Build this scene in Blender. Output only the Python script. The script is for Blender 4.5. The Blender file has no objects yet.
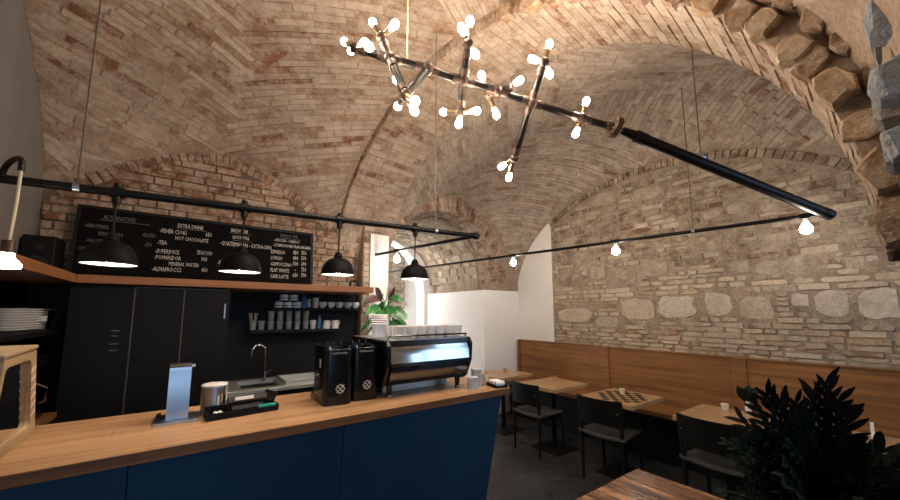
import bpy, math, random
import numpy as np
from mathutils import Vector, Matrix
R = math.radians
rng = random.Random(7)
S = bpy.context.scene
COL = S.collection

# ---------------------------------------------------------------- camera
FPX, CXP, CYP, PITCH, YAW, EYE = 355.0, 450.0, 271.0, R(6.7), R(36.0), 1.6
cam = bpy.data.cameras.new('camera'); camo = bpy.data.objects.new('camera', cam); COL.objects.link(camo)
cam.sensor_fit = 'HORIZONTAL'; cam.sensor_width = 36.0; cam.lens = FPX/900*36; cam.shift_y = (CYP-250)/900
cam.clip_start = 0.02
camo.location = (0, 0, EYE); camo.rotation_euler = (R(90)+PITCH, 0, -YAW)
S.camera = camo
# ---------------------------------------------------------------- world, daylight, exposure
w = bpy.data.worlds.new('world'); S.world = w; w.use_nodes = True
w.node_tree.nodes['Background'].inputs[0].default_value = (0.45, 0.62, 0.9, 1)
w.node_tree.nodes['Background'].inputs[1].default_value = 1.0
def area(name, loc, rot, sx, sy, power, col):
    l = bpy.data.lights.new(name, 'AREA'); l.shape = 'RECTANGLE'; l.size = sx; l.size_y = sy; l.energy = power; l.color = col
    o = bpy.data.objects.new(name, l); COL.objects.link(o); o.location = loc; o.rotation_euler = rot
    return o
area('window_daylight', (0.1, -2.55, 2.0), (R(90), 0, 0), 1.6, 2.2, 26, (0.52, 0.74, 1.0))
area('window_daylight', (4.2, -2.55, 2.0), (R(90), 0, 0), 2.5, 2.2, 40, (0.52, 0.74, 1.0))
area('passage_daylight', (2.12, 7.1, 1.7), (R(90), 0, R(-90)), 1.1, 2.0, 80, (1.0, 0.98, 0.95))
S.view_settings.view_transform = 'Standard'; S.view_settings.look = 'None'
S.view_settings.exposure = 0.0; S.view_settings.gamma = 1.0; S.view_settings.use_curve_mapping = False
BULB_E, PEND_E, COOL_E = 235.0, 70.0, 160.0

# ---------------------------------------------------------------- measuring helpers (photo pixel + known plane -> point in the room)
_fl = np.array([math.sin(YAW), math.cos(YAW), 0]); _r = np.array([math.cos(YAW), -math.sin(YAW), 0]); _u0 = np.array([0, 0, 1.0])
_f = _fl*math.cos(PITCH)+_u0*math.sin(PITCH); _u = _u0*math.cos(PITCH)-_fl*math.sin(PITCH)
def at(x, y, ax, v):
    d = _f+_r*(x-CXP)/FPX+_u*(CYP-y)/FPX; c = np.array([0, 0, EYE])
    i = 'XYZ'.index(ax); return Vector(c+d*(v-c[i])/d[i])
def project(P):
    v = np.asarray(P)-np.array([0, 0, EYE]); wv = v@_f
    wv = np.where(wv < 0.05, 0.05, wv)
    return CXP+FPX*(v@_r)/wv, CYP-FPX*(v@_u)/wv, v@_f

# ---------------------------------------------------------------- materials
def lin(c):
    if isinstance(c, str): c = tuple(int(c[i:i+2], 16)/255 for i in (0, 2, 4))
    return tuple(x/12.92 if x <= .04045 else ((x+.055)/1.055)**2.4 for x in c)
ORD = ['first', 'second', 'third', 'fourth', 'fifth', 'sixth', 'seventh', 'eighth', 'ninth']
class NT:
    def __init__(s, name):
        s.m = bpy.data.materials.new(name); s.m.use_nodes = True; s.t = s.m.node_tree; s.b = s.t.nodes['Principled BSDF']
    def n(s, typ, **kw):
        nd = s.t.nodes.new(typ)
        for k, v in kw.items():
            if k.startswith('i_'): nd.inputs[int(k[2:])].default_value = v
            else: setattr(nd, k, v)
        return nd
    def l(s, a, b): s.t.links.new(a, b)
    def coords(s, scale=(1, 1, 1), kind='Object'):
        tc = s.n('ShaderNodeTexCoord'); mp = s.n('ShaderNodeMapping'); mp.inputs['Scale'].default_value = scale
        s.l(tc.outputs[kind], mp.inputs[0]); return mp.outputs[0]
    def noise(s, vec, scale, detail=4, rough=.6):
        nd = s.n('ShaderNodeTexNoise'); nd.inputs['Scale'].default_value = scale; nd.inputs['Detail'].default_value = detail; nd.inputs['Roughness'].default_value = rough
        s.l(vec, nd.inputs['Vector']); return nd.outputs['Fac']
    def ramp(s, fac, stops):
        nd = s.n('ShaderNodeValToRGB'); e = nd.color_ramp.elements
        while len(e) < len(stops): e.new(.5)
        for el, (p, c) in zip(e, stops): el.position = p; el.color = (*c, 1)
        s.l(fac, nd.inputs[0]); return nd.outputs[0]
    def mix(s, a, b, fac, blend='MIX'):
        nd = s.n('ShaderNodeMix', data_type='RGBA', blend_type=blend)
        for v, i in ((fac, 0), (a, 6), (b, 7)):
            if isinstance(v, (int, float)): nd.inputs[i].default_value = v
            elif isinstance(v, tuple): nd.inputs[i].default_value = (*v, 1)
            else: s.l(v, nd.inputs[i])
        return nd.outputs[2]
    def bump(s, h, strength=.3, dist=.01):
        nd = s.n('ShaderNodeBump'); nd.inputs['Strength'].default_value = strength; nd.inputs['Distance'].default_value = dist
        s.l(h, nd.inputs['Height']); s.l(nd.outputs[0], s.b.inputs['Normal'])
    def set(s, col=None, rough=None, metal=None, spec=None):
        if col is not None:
            if isinstance(col, tuple): s.b.inputs['Base Color'].default_value = (*col, 1)
            else: s.l(col, s.b.inputs['Base Color'])
        if rough is not None:
            if isinstance(rough, float): s.b.inputs['Roughness'].default_value = rough
            else: s.l(rough, s.b.inputs['Roughness'])
        if metal is not None: s.b.inputs['Metallic'].default_value = metal
        if spec is not None: s.b.inputs['Specular IOR Level'].default_value = spec
        return s.m
M = {}
def plain(name, c, rough=.5, metal=0., var=.12, scale=12, bump=0., spec=None):
    t = NT(name); v = t.coords(); n = t.noise(v, scale)
    c = lin(c) if isinstance(c, str) else c
    lo = tuple(x*(1-var) for x in c); hi = tuple(min(1, x*(1+var)) for x in c)
    t.set(t.ramp(n, [(.3, lo), (.7, hi)]), rough, metal, spec)
    if bump: t.bump(n, bump, .005)
    M[name] = t.m; return t
def masonry(name, wash, amt, bumpd, rough=.9):
    t = NT(name); at_ = t.n('ShaderNodeAttribute', attribute_name='Col'); oi = t.n('ShaderNodeObjectInfo')
    base = t.mix(at_.outputs['Color'], oi.outputs['Color'], 1.0, 'MULTIPLY')
    tc = t.n('ShaderNodeNewGeometry'); v = tc.outputs['Position']
    n1 = t.noise(v, 3.2, 6, .65); n2 = t.noise(v, 38, 5, .7); n3 = t.noise(v, 9, 5, .7)
    washf = t.ramp(n3, [(.42, (0, 0, 0)), (.62, (amt,)*3)])
    c = t.mix(base, wash, washf)
    c = t.mix(c, t.ramp(n2, [(.25, (.55,)*3), (.6, (1,)*3)]), .75, 'MULTIPLY')
    c = t.mix(c, t.ramp(n1, [(.3, (.72, .70, .68)), (.6, (1,)*3)]), .8, 'MULTIPLY')
    t.set(c, rough, 0., .2)
    h = t.mix(n2, n3, .5)
    t.bump(h, .9, bumpd); M[name] = t.m
masonry('brick', lin('c3b3a3'), .75, .012)
masonry('stone', lin('cdbda9'), .7, .03)
masonry('rubble', lin('b9aea0'), .5, .03)
masonry('pierstone', lin('a4a9b0'), .35, .05)
def mortar(name, c1, c2, d=.02):
    t = NT(name); v = t.n('ShaderNodeNewGeometry').outputs['Position']
    n = t.noise(v, 7, 7, .7); n2 = t.noise(v, 45, 5, .7)
    c = t.ramp(n, [(.3, lin(c1)), (.7, lin(c2))])
    c = t.mix(c, t.ramp(n2, [(.3, (.5,)*3), (.6, (1,)*3)]), .7, 'MULTIPLY')
    t.set(c, .95, 0., .1); t.bump(t.mix(n, n2, .5), .9, d); M[name] = t.m
mortar('mortar', '937f6e', 'b09c89'); mortar('mortar_stone', '8b7967', 'c2b19d', .05); mortar('mortar_dark', '5c4f44', '7a6a5c')
plain('plaster_grey', '787573', .9, var=.1, scale=2.5, bump=.15)
plain('plaster_white', 'e6e3df', .85, var=.02, scale=3, bump=.05)
plain('black_paint', '09090a', .6, spec=.25, var=.15, scale=3)
plain('black_board', '0a0a0b', .8, spec=.1, var=.25, scale=4)
plain('black_wood', '121211', .5, spec=.25, var=.2, scale=20)
plain('black_gloss', '0b0c0f', .22, var=.1)
plain('iron', '26221f', .42, .75, var=.35, scale=25)
plain('iron_black', '0a0a0b', .45, .1, spec=.25, var=.2, scale=25)
plain('shade_black', '060606', .6, spec=.12, var=.1); plain('bronze', '4f4038', .5, .7, var=.3, scale=30)
plain('brass', '9c8768', .35, .95, var=.15)
plain('steel', 'a9adb2', .36, 1., var=.06, scale=40)
plain('sink_steel', 'c9ccce', .38, .65, var=.06); plain('tap_steel', '8b9097', .22, 1., var=.06); plain('chrome', 'c9ced4', .1, 1., var=.03)
plain('dark_chrome', '70757c', .12, 1., var=.05)
plain('felt_grey', '454440', .9, var=.2, scale=60)
plain('ceramic', 'e9e7e4', .25, var=.02)
plain('paper', 'e4e6ea', .7, var=.03)
plain('pink_paper', 'd9c8c4', .6, var=.03)
plain('chalk', 'cfcac2', .95, var=.25, scale=60)
plain('chalk_dim', '6f6a64', .95, var=.3, scale=60)
plain('blue_plastic', '1f5f95', .35, var=.1)
plain('teal', '27a493', .5, var=.05)
plain('leaf_green', '276b2d', .4, var=.35, scale=14)
plain('leaf_purple', '4a2a33', .5, var=.3, scale=14)
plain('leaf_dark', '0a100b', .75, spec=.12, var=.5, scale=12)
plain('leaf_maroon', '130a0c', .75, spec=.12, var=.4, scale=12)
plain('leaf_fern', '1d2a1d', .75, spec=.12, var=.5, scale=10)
plain('cork', 'b98f62', .8, var=.2)
plain('cream', 'e2d6ba', .5, var=.05)
plain('rubber', '0c0c0c', .8)
plain('cord_white', 'cdbf9d', .7, var=.05)
plain('wire_grey', '5d5650', .5, .4)
plain('towel', 'c6ccd2', .9, var=.1)
t = plain('navy', '153d57', .5, var=.16, scale=1.6)
# wood: grain runs along the axis with the small scale
def wood(name, dark, light, axis='X', rough=.45, fine=1.0):
    t = NT(name); sc = {'X': (.7, 14, 14), 'Y': (14, .7, 14), 'Z': (14, 14, .7)}[axis]
    v = t.coords(tuple(x*fine for x in sc)); n = t.noise(v, 1.6, 8, .65); v2 = t.coords((1, 1, 1)); n2 = t.noise(v2, 2.2, 3)
    oi = t.n('ShaderNodeObjectInfo')
    c = t.ramp(n, [(.28, lin(dark)), (.5, tuple((a+b)/2 for a, b in zip(lin(dark), lin(light)))), (.72, lin(light))])
    c = t.mix(c, t.ramp(n2, [(.3, (.75,)*3), (.65, (1,)*3)]), .7, 'MULTIPLY')
    c = t.mix(c, t.ramp(oi.outputs['Random'], [(0., (.84,)*3), (1., (1.,)*3)]), .9, 'MULTIPLY')
    t.set(c, rough); t.bump(n, .12, .003); M[name] = t.m
wood('oak_x', '94683f', 'dcb084', 'X', .4); wood('oak_y', '6a4423', 'a87440', 'Y', .5); wood('oak_edge', '5e3a1e', '9a673a', 'X', .5)
wood('table_y', '9a744a', 'd6b184', 'Y', .3); wood('ledge_x', '84502c', 'b67a4c', 'X', .5); wood('ledge_y', '84502c', 'b67a4c', 'Y', .5)
wood('rustic', '150b06', 'b47f4e', 'Y', .28, .55); wood('case_wood', '8a7154', 'bb9f7a', 'Y', .45)
t = NT('rustic'); v = t.coords((9, .9, 9)); n = t.noise(v, 1.3, 9, .72); v3 = t.coords((30, 1.6, 30)); n3 = t.noise(v3, 1.2, 6, .7)
c = t.ramp(n, [(.41, lin('120904')), (.47, lin('5a371f')), (.54, lin('9a6b42')), (.62, lin('c39a6e'))]); c = t.mix(c, t.ramp(n3, [(.42, (.08,)*3), (.52, (1,)*3)]), .9, 'MULTIPLY')
t.set(c, t.ramp(n, [(.3, (.45,)*3), (.6, (.2,)*3)])); t.bump(n3, .5, .006); M['rustic'] = t.m
t = NT('floor'); v = t.coords(); n = t.noise(v, 1.3, 7, .7); n2 = t.noise(v, 9, 5, .7)
c = t.ramp(n, [(.3, lin('161616')), (.5, lin('2b2b2c')), (.75, lin('494847'))]); c = t.mix(c, t.ramp(n2, [(.3, (.6,)*3), (.6, (1,)*3)]), .7, 'MULTIPLY')
t.set(c, t.ramp(n2, [(.3, (.35,)*3), (.7, (.7,)*3)])); t.bump(n2, .25, .004); M['floor'] = t.m
def glass(name, col, rough=.02):
    t = NT(name); t.set(col, rough); t.b.inputs['Transmission Weight'].default_value = 1.0; t.b.inputs['IOR'].default_value = 1.3; M[name] = t.m
glass('glass', (.9, .95, .95)); t = NT('glassware'); t.set((.85, .88, .88), .12); t.b.inputs['Transmission Weight'].default_value = .82; M['glassware'] = t.m
glass('glass_blue', (.15, .45, .8)); 
def emit(name, c, e):
    t = NT(name); t.b.inputs['Base Color'].default_value = (1, 1, 1, 1)
    t.b.inputs['Emission Color'].default_value = (*c, 1); t.b.inputs['Emission Strength'].default_value = e; M[name] = t.m
emit('bulb_warm', (1.0, .83, .66), BULB_E); emit('bulb_pipe', (1.0, .89, .76), COOL_E); emit('bulb_pendant', (1.0, .86, .68), PEND_E); emit('bulb_cool', (.93, 1.0, .93), 30)

# ---------------------------------------------------------------- mesh builder
class MB:
    def __init__(s): s.v = []; s.f = []
    def add(s, vs, fs):
        o = len(s.v); s.v += [tuple(x) for x in vs]; s.f += [tuple(i+o for i in f) for f in fs]; return s
    def box(s, c, d, rot=None, taper=None):
        x, y, z = (k/2 for k in d); tx = taper or (1, 1)
        P = [Vector((sx*x*(tx[0] if sz > 0 else 1), sy*y*(tx[1] if sz > 0 else 1), sz*z)) for sz in (-1, 1) for sx, sy in ((-1, -1), (1, -1), (1, 1), (-1, 1))]
        if rot: P = [rot @ p for p in P]
        return s.add([p+Vector(c) for p in P], [(0, 3, 2, 1), (4, 5, 6, 7), (0, 1, 5, 4), (1, 2, 6, 5), (2, 3, 7, 6), (3, 0, 4, 7)])
    def bx(s, x0, x1, y0, y1, z0, z1): return s.box(((x0+x1)/2, (y0+y1)/2, (z0+z1)/2), (abs(x1-x0), abs(y1-y0), abs(z1-z0)))
    def rbox(s, c, d, r=.01, rot=None, seg=3):          # box with rounded vertical corners
        x, y, z = (k/2 for k in d); P = []
        for cx, cy, a0 in ((1, 1, 0), (-1, 1, 90), (-1, -1, 180), (1, -1, 270)):
            for k in range(seg+1):
                a = R(a0+90*k/seg); P.append((cx*(x-r)+r*math.cos(a), cy*(y-r)+r*math.sin(a)))
        return s.prism(P, -z, z, c, rot)
    def prism(s, poly, z0, z1, c=(0, 0, 0), rot=None):
        n = len(poly); V = [Vector((p[0], p[1], zz)) for zz in (z0, z1) for p in poly]
        if rot: V = [rot @ p for p in V]
        V = [p+Vector(c) for p in V]
        return s.add(V, [tuple(range(n-1, -1, -1)), tuple(range(n, 2*n))]+[(i, (i+1) % n, n+(i+1) % n, n+i) for i in range(n)])
    def lathe(s, prof, c=(0, 0, 0), seg=20, rot=None, cap=True):
        n = len(prof); V = []
        for k in range(seg):
            a = 2*math.pi*k/seg
            for r_, z_ in prof: V.append(Vector((max(r_, 1e-4)*math.cos(a), max(r_, 1e-4)*math.sin(a), z_)))
        if rot: V = [rot @ p for p in V]
        V = [p+Vector(c) for p in V]; F = []
        for k in range(seg):
            b, d = k*n, ((k+1) % seg)*n
            for i in range(n-1): F.append((b+i, d+i, d+i+1, b+i+1))
        if cap: F.append(tuple(k*n for k in range(seg-1, -1, -1))); F.append(tuple(k*n+n-1 for k in range(seg)))
        return s.add(V, F)
    def cyl(s, a, b, r, r2=None, seg=12):
        a, b = Vector(a), Vector(b); d = b-a
        return s.lathe([(r, 0), (r if r2 is None else r2, d.length)], a, seg, d.to_track_quat('Z', 'Y').to_matrix())
    def tube(s, pts, r, seg=8, closed=False):
        pts = [Vector(p) for p in pts]; n = len(pts); V = []; up = Vector((0, 0, 1)); prev = None
        for i, p in enumerate(pts):
            d = (pts[min(i+1, n-1)]-pts[max(i-1, 0)]).normalized()
            if prev is None:
                x = d.orthogonal().normalized()
            else:
                x = (prev-d*prev.dot(d)).normalized()
            prev = x; y = d.cross(x); rr = r[i] if isinstance(r, (list, tuple)) else r
            V += [p+(x*math.cos(2*math.pi*k/seg)+y*math.sin(2*math.pi*k/seg))*rr for k in range(seg)]
        F = [(i*seg+k, i*seg+(k+1) % seg, (i+1)*seg+(k+1) % seg, (i+1)*seg+k) for i in range(n-1) for k in range(seg)]
        F += [tuple(range(seg-1, -1, -1)), tuple((n-1)*seg+k for k in range(seg))]
        return s.add(V, F)
    def sph(s, c, r, seg=12, rings=8, sc=(1, 1, 1)):
        prof = [(r*math.sin(math.pi*i/rings), -r*math.cos(math.pi*i/rings)) for i in range(rings+1)]
        o = len(s.v); s.lathe(prof, (0, 0, 0), seg, cap=False)
        for i in range(o, len(s.v)): s.v[i] = tuple(s.v[i][k]*sc[k]+c[k] for k in range(3))
        return s
    def build(s, name, mat, parent=None, smooth=False, world=False, bevel=0, label=None):
        me = bpy.data.meshes.new(name); me.from_pydata(s.v, [], s.f); me.update()
        if mat: me.materials.append(M[mat] if isinstance(mat, str) else mat)
        if smooth: 
            me.shade_smooth()
            try: me.set_sharp_from_angle(angle=R(40))
            except Exception: pass
        o = bpy.data.objects.new(name, me); COL.objects.link(o)
        if parent:
            o.parent = parent
            if world: o.matrix_parent_inverse = Matrix.Translation(-Vector(parent.location))
        if bevel:
            b = o.modifiers.new('bevel', 'BEVEL'); b.width = bevel; b.segments = 2; b.limit_method = 'ANGLE'
        if label: o['label'] = label
        return o
def tag(o, label, cat, group=None):
    o['label'] = label; o['category'] = cat
    if group: o['group'] = group
    return o
def thing(name, label, cat, loc=(0, 0, 0), rz=0, group=None):
    o = bpy.data.objects.new(name, None); COL.objects.link(o); o.empty_display_size = .1
    o.location = loc; o.rotation_euler = (0, 0, rz); return tag(o, label, cat, group)
def struct(o): o['kind'] = 'structure'; return o
def copy_tree(o, parent=None):
    c = o.copy(); COL.objects.link(c); c.parent = parent
    for ch in [x for x in list(o.children)]: copy_tree(ch, c)
    return c
def set_loc(o, loc, rz=0): o.location = loc; o.rotation_euler = (0, 0, rz); return o

# ---------------------------------------------------------------- masonry pieces
class Pieces:
    def __init__(s): s.items = []
    def quad(s, P, nrm, h, col, inset=.006, sink=.012):      # P: 4 corners on the surface, nrm points into the room
        P = [Vector(p) for p in P]; c = sum(P, Vector())/4; nrm = Vector(nrm).normalized()
        B = [p-nrm*sink for p in P]; T = []
        for p in P:
            d = c-p; T.append(p+d*min(.35, inset/max(d.length, .01))+nrm*(h*rng.uniform(.75, 1.2)))
        s.items.append((B+T, [(4, 5, 6, 7), (0, 1, 5, 4), (1, 2, 6, 5), (2, 3, 7, 6), (3, 0, 4, 7)], col))
    def stone(s, c, ex, ey, nrm, a, b, h, col, n=9, rag=.12):  # irregular rounded block, half sizes a, b along ex, ey
        c, ex, ey, nrm = (Vector(k) for k in (c, ex, ey, nrm)); ring = []
        for k in range(n):
            t = 2*math.pi*(k+rng.uniform(-.2, .2))/n; cx, sx = math.cos(t), math.sin(t)
            q = 1/max(abs(cx), abs(sx))**.72; q *= 1-rng.random()*rag
            ring.append((cx*q*a, sx*q*b))
        V = [c+ex*x+ey*y-nrm*.02 for x, y in ring]+[c+ex*x*.97+ey*y*.97+nrm*h*rng.uniform(.6, .85) for x, y in ring]+[c+ex*x*.86+ey*y*.82+nrm*h*rng.uniform(.9, 1.1) for x, y in ring]
        F = [(k, (k+1) % n, n+(k+1) % n, n+k) for k in range(n)]+[(n+k, n+(k+1) % n, 2*n+(k+1) % n, 2*n+k) for k in range(n)]+[tuple(range(2*n, 3*n))]
        s.items.append((V, F, col))
    def finish(s, parent, name, mat, rest, limit=300, smooth=False):
        sc = []
        for i, (V, F, c) in enumerate(s.items):
            A = np.array([tuple(v) for v in V]); x, y, d = project(A)
            inb = (d.min() > .1) and x.max() > 0 and x.min() < 900 and y.max() > 0 and y.min() < 500
            sc.append((x.max()-x.min())*(y.max()-y.min()) if inb else 0)
        order = sorted(range(len(s.items)), key=lambda i: -sc[i]); top = [i for i in order[:limit] if sc[i] > 0]; tops = set(top)
        for i in top:
            V, F, c = s.items[i]; me = bpy.data.meshes.new(name); o0 = sum((v for v in V), Vector())/len(V)
            me.from_pydata([tuple(v-o0) for v in V], [], F); me.materials.append(M[mat])
            a = me.color_attributes.new('Col', 'FLOAT_COLOR', 'POINT'); a.data.foreach_set('color', [1.0]*(4*len(V)))
            if smooth: me.shade_smooth()
            o = bpy.data.objects.new(name, me); COL.objects.link(o); o.parent = parent; o.location = o0; o.color = (*c, 1)
        VV, FF, CC = [], [], []
        for i, (V, F, c) in enumerate(s.items):
            if i in tops: continue
            b = len(VV); VV += [tuple(v) for v in V]; FF += [tuple(k+b for k in f) for f in F]; CC += [c]*len(V)
        if VV:
            me = bpy.data.meshes.new(rest); me.from_pydata(VV, [], FF); me.materials.append(M[mat])
            a = me.color_attributes.new('Col', 'FLOAT_COLOR', 'POINT'); a.data.foreach_set('color', [k for c in CC for k in (*c, 1.0)])
            if smooth: me.shade_smooth()
            o = bpy.data.objects.new(rest, me); COL.objects.link(o); o.parent = parent; o['kind'] = 'stuff'; o.color = (1, 1, 1, 1)
def bcol(p_red=.13, base='b09d8b', red='835b45', dark='9a8069'):
    k = rng.random(); b = lin(base)
    if k < p_red: c = [x*.5+y*.5 for x, y in zip(lin(red), lin(dark))] if rng.random() < .5 else lin(red)
    elif k < p_red+.25: c = lin(dark)
    else: c = b
    f = rng.uniform(.82, 1.16); return tuple(min(1, x*f) for x in c)
def scale(c, f): return tuple(min(1, k*f) for k in c)
def scol():
    c = lin(rng.choice(['b8a998', 'c6b8a6', 'a79683', 'c4b198', 'af9c86', '93806c'])); f = rng.uniform(.8, 1.12); return tuple(min(1, x*f) for x in c)

# ================================================================ THE ROOM
XL, XR, YB = -1.1, 4.6, 4.45
def x_near(y): return 1.44+(4.5-y)/4.5*.82
def x_far(y): return 2.10+(4.5-y)/4.5*.7
def G(v): return math.sqrt(max(0., 1-min(1, v*v)))
def uv1(x, y):
    xr = x_near(y); return (2*x-XL-xr)/(xr-XL), (y-2.28)/2.3
def z1(x, y):
    u, v = uv1(x, y); g = G(v); e = 1-abs(min(1, abs(u)))**1.7
    return (1-e)*(1.9+2.25*g)+e*(3.3+1.0*(1-(v/.943)**2))
def uv2(x, y):
    xf = x_far(y); u = (2*x-xf-XR)/(XR-xf); k = (u+1)/2
    return u, (y-(2.28-.23*k))/(2.2+.07*k)
def z2(x, y):
    u, v = uv2(x, y); g = G(v); k = min(1, max(0, (u+1)/2)); e = 1-abs(min(1, abs(u)))**1.8
    return (1-e)*(1.87+(2.2-.6*k)*g)+e*(3.45+.5*(1-(v/.955)**2))
def z_wall(y): return z2(XR, y)
def z_back(x): return z1(x, YB-.01)
def nrm_of(zf, x, y):
    e = .01; dx = (zf(x+e, y)-zf(x-e, y))/(2*e); dy = (zf(x, y+e)-zf(x, y-e))/(2*e)
    return Vector((dx, dy, -1)).normalized()

fl = MB().bx(-1.3, 6.0, -3.4, 9.2, -.12, 0).build('floor', 'floor'); struct(fl)
def vault(name, zf, xa, xb, y0, y1, nu=36, nv=60):
    V, F = [], []
    for layer in (0, 1):
        for j in range(nv+1):
            tt = j/nv; yy = y0+(y1-y0)*(1-math.cos(math.pi*tt))/2
            for i in range(nu+1):
                xx = xa(yy)+(xb(yy)-xa(yy))*i/nu; V.append((xx, yy, zf(xx, yy)+layer*.3))
    n = (nu+1)*(nv+1)
    for j in range(nv):
        for i in range(nu):
            a = j*(nu+1)+i; F.append((a, a+nu+1, a+nu+2, a+1)); F.append((n+a, n+a+1, n+a+nu+2, n+a+nu+1))
    mb = MB(); mb.add(V, F); return struct(mb.build(name, 'mortar', smooth=True))
def lay_vault(zf, uvf, xmin, xmax, y0, y1, quads, h=.062, L=.3, colf=bcol):
    ps = Pieces()
    for (su, sv, d, n) in quads:
        d = Vector(d).normalized(); n = Vector(n).normalized()
        yc = 2.25; xc = (xmin(yc)+xmax(yc))/2; s = -1.6
        while s < 4.2:
            # step so that the course height on the curved surface stays even along the row's middle
            best = None
            px, py = xc+n.x*max(s, 0), yc+n.y*max(s, 0)
            px = min(max(px, xmin(py)+.05), xmax(py)-.05); py = min(max(py, y0+.03), y1-.03)
            e = .02; dz = (zf(px+n.x*e, py+n.y*e)-zf(px-n.x*e, py-n.y*e))/(2*e)
            ds = h*rng.uniform(.75, 1.25)/math.sqrt(1+min(dz*dz, 9))
            t = -3.6-rng.random()*.3
            while t < 3.6:
                qx, qy = xc+n.x*(s+ds/2)+d.x*t, yc+n.y*(s+ds/2)+d.y*t
                inside = xmin(qy)-.1 < qx < xmax(qy)+.1 and y0 < qy < y1
                if not inside: t += .06; continue
                dzt = (zf(qx+d.x*e, qy+d.y*e)-zf(qx-d.x*e, qy-d.y*e))/(2*e)
                dt = L*rng.choice((.55, .9, 1, 1, 1.1, 1.25))/math.sqrt(1+min(dzt*dzt, 9))
                mx, my = qx+d.x*dt/2, qy+d.y*dt/2
                u, v = uvf(mx, my)
                if not (zf is z1 and mx > 1.7 and my < .22) and u*su >= 0 and v*sv >= 0 and abs(u) <= 1 and y0+.02 < my < y1-.02:
                    P = []
                    gs = .0022/math.sqrt(1+min(dz*dz, 9)); gt = .003
                    j = lambda: rng.uniform(-.004, .004)
                    for (a, b) in ((s+gs, t+gt), (s+gs, t+dt-gt), (s+ds-gs, t+dt-gt), (s+ds-gs, t+gt)):
                        x_, y_ = xc+n.x*(a+j())+d.x*(b+j()), yc+n.y*(a+j())+d.y*(b+j())
                        y_ = min(max(y_, y0+.005), y1-.005); x_ = min(max(x_, xmin(y_)+.005), xmax(y_)-.005)
                        P.append(Vector((x_, y_, zf(x_, y_))))
                    if (P[0]-P[2]).length < .8: ps.quad(P, nrm_of(zf, min(max(mx, xmin(my)+.02), xmax(my)-.02), my), rng.choice((.003, .005, .006, .009)), colf())
                t += dt
            s += ds
    return ps
Q4 = [(-1, 1, (1, 1, 0), (-1, 1, 0)), (1, 1, (1, -1, 0), (1, 1, 0)), (-1, -1, (1, -1, 0), (-1, -1, 0)), (1, -1, (1, 1, 0), (1, -1, 0))]
def quads(deg):
    c_, s_ = math.cos(R(deg)), math.sin(R(deg))
    return [(-1, 1, (c_, s_, 0), (-s_, c_, 0)), (1, 1, (c_, -s_, 0), (s_, c_, 0)), (-1, -1, (c_, -s_, 0), (-s_, -c_, 0)), (1, -1, (c_, s_, 0), (s_, -c_, 0))]
c1 = vault('ceiling', z1, lambda y: XL, x_near, -.03, YB)
lay_vault(z1, uv1, lambda y: XL, x_near, -.03, YB, quads(25), .06, .33).finish(c1, 'brick', 'brick', 'brick_field')
c2 = vault('ceiling_rear', z2, x_far, lambda y: XR, -.15, 4.3)
lay_vault(z2, uv2, x_far, lambda y: XR, -.15, 4.3, Q4, .058, .27, lambda: bcol(.06, 'ab9b8b', '8d6f5a', '9a8777')).finish(c2, 'brick', 'brick', 'brick_field')

# the wide brick rib between the two bays
def rib_pt(ph, w_, up=0.):
    up += .13*(1-w_)*(.25+.75*(1+math.cos(ph))/2); y = 2.28+(2.15+up)*math.cos(ph); zz = 1.85+(2.10+up)*math.sin(ph); yy = min(max(y, -.1), 4.6)
    return Vector((x_near(yy)+(x_far(yy)-x_near(yy))*w_, y, zz))
mb = MB(); NR = 64; V = []
for k in range(NR+1):
    ph = math.pi*k/NR; V += [rib_pt(ph, 0), rib_pt(ph, 1), rib_pt(ph, 1, .34), rib_pt(ph, 0, .34)]
mb.add(V, [(4*k+a, 4*k+(a+1) % 4, 4*(k+1)+(a+1) % 4, 4*(k+1)+a) for k in range(NR) for a in range(4)])
rib = struct(mb.build('arch_rib', 'mortar'))
ps = Pieces(); ph = .01; row = 0
while ph < math.pi-.01:
    right = ph > 1.9                      # towards the pier the rib turns into rough blocks
    dph = rng.uniform(.062, .08)/2.15
    cuts = [0, .34, .68, 1] if row % 2 else [0, .17, .51, .84, 1]
    for a, b in zip(cuts[:-1], cuts[1:]):
        q0, q1 = ph+.0011, min(ph+dph, math.pi)-.0011; ga = .006
        P = [rib_pt(q0, a+ga), rib_pt(q0, b-ga), rib_pt(q1, b-ga), rib_pt(q1, a+ga)]
        nn = Vector((0, -math.cos(ph+dph/2), -math.sin(ph+dph/2)))
        ps.quad(P, nn, rng.choice((.003, .005, .008)), bcol(.15, 'ae9985', '84604a', '98806a'))
    # end faces of the bricks on the near side
    if not right:
        P = [rib_pt(ph+.003, 0, .0), rib_pt(ph+dph-.003, 0, 0), rib_pt(ph+dph-.003, 0, .12), rib_pt(ph+.003, 0, .12)]
        ps.quad(P, (-1, 0, 0), .01, bcol(.3, '9a7d62'))
    ph += dph; row += 1
ps.finish(rib, 'brick', 'brick', 'brick_field')
ps = Pieces(); ph = 1.75                   # rough quarry blocks on the near edge, towards the pier
while ph < math.pi-.02:
    dph = rng.uniform(.13, .24)/2.2
    for lo, hi in ((-.03, .1), (.1, .24)):
        sh = rng.uniform(-.02, .02)
        c_ = rib_pt(ph+dph/2+sh, 0, (lo+hi)/2); ey = (rib_pt(ph+dph, 0, .1)-rib_pt(ph, 0, .1)); ex = Vector((0, math.cos(ph+dph/2), math.sin(ph+dph/2)))
        ps.stone(c_, ex, ey.normalized(), (-1, 0, 0), (hi-lo)/2+.01, ey.length/2-.006, rng.uniform(.02, .09), scale(lin(rng.choice(['9a7a5a', 'a98a68', '8c6c50', 'b0957a'])), rng.uniform(.8, 1.15)), 9, .3)
    ph += dph
ps.finish(rib, 'stone', 'stone', 'stone_field')

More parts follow.
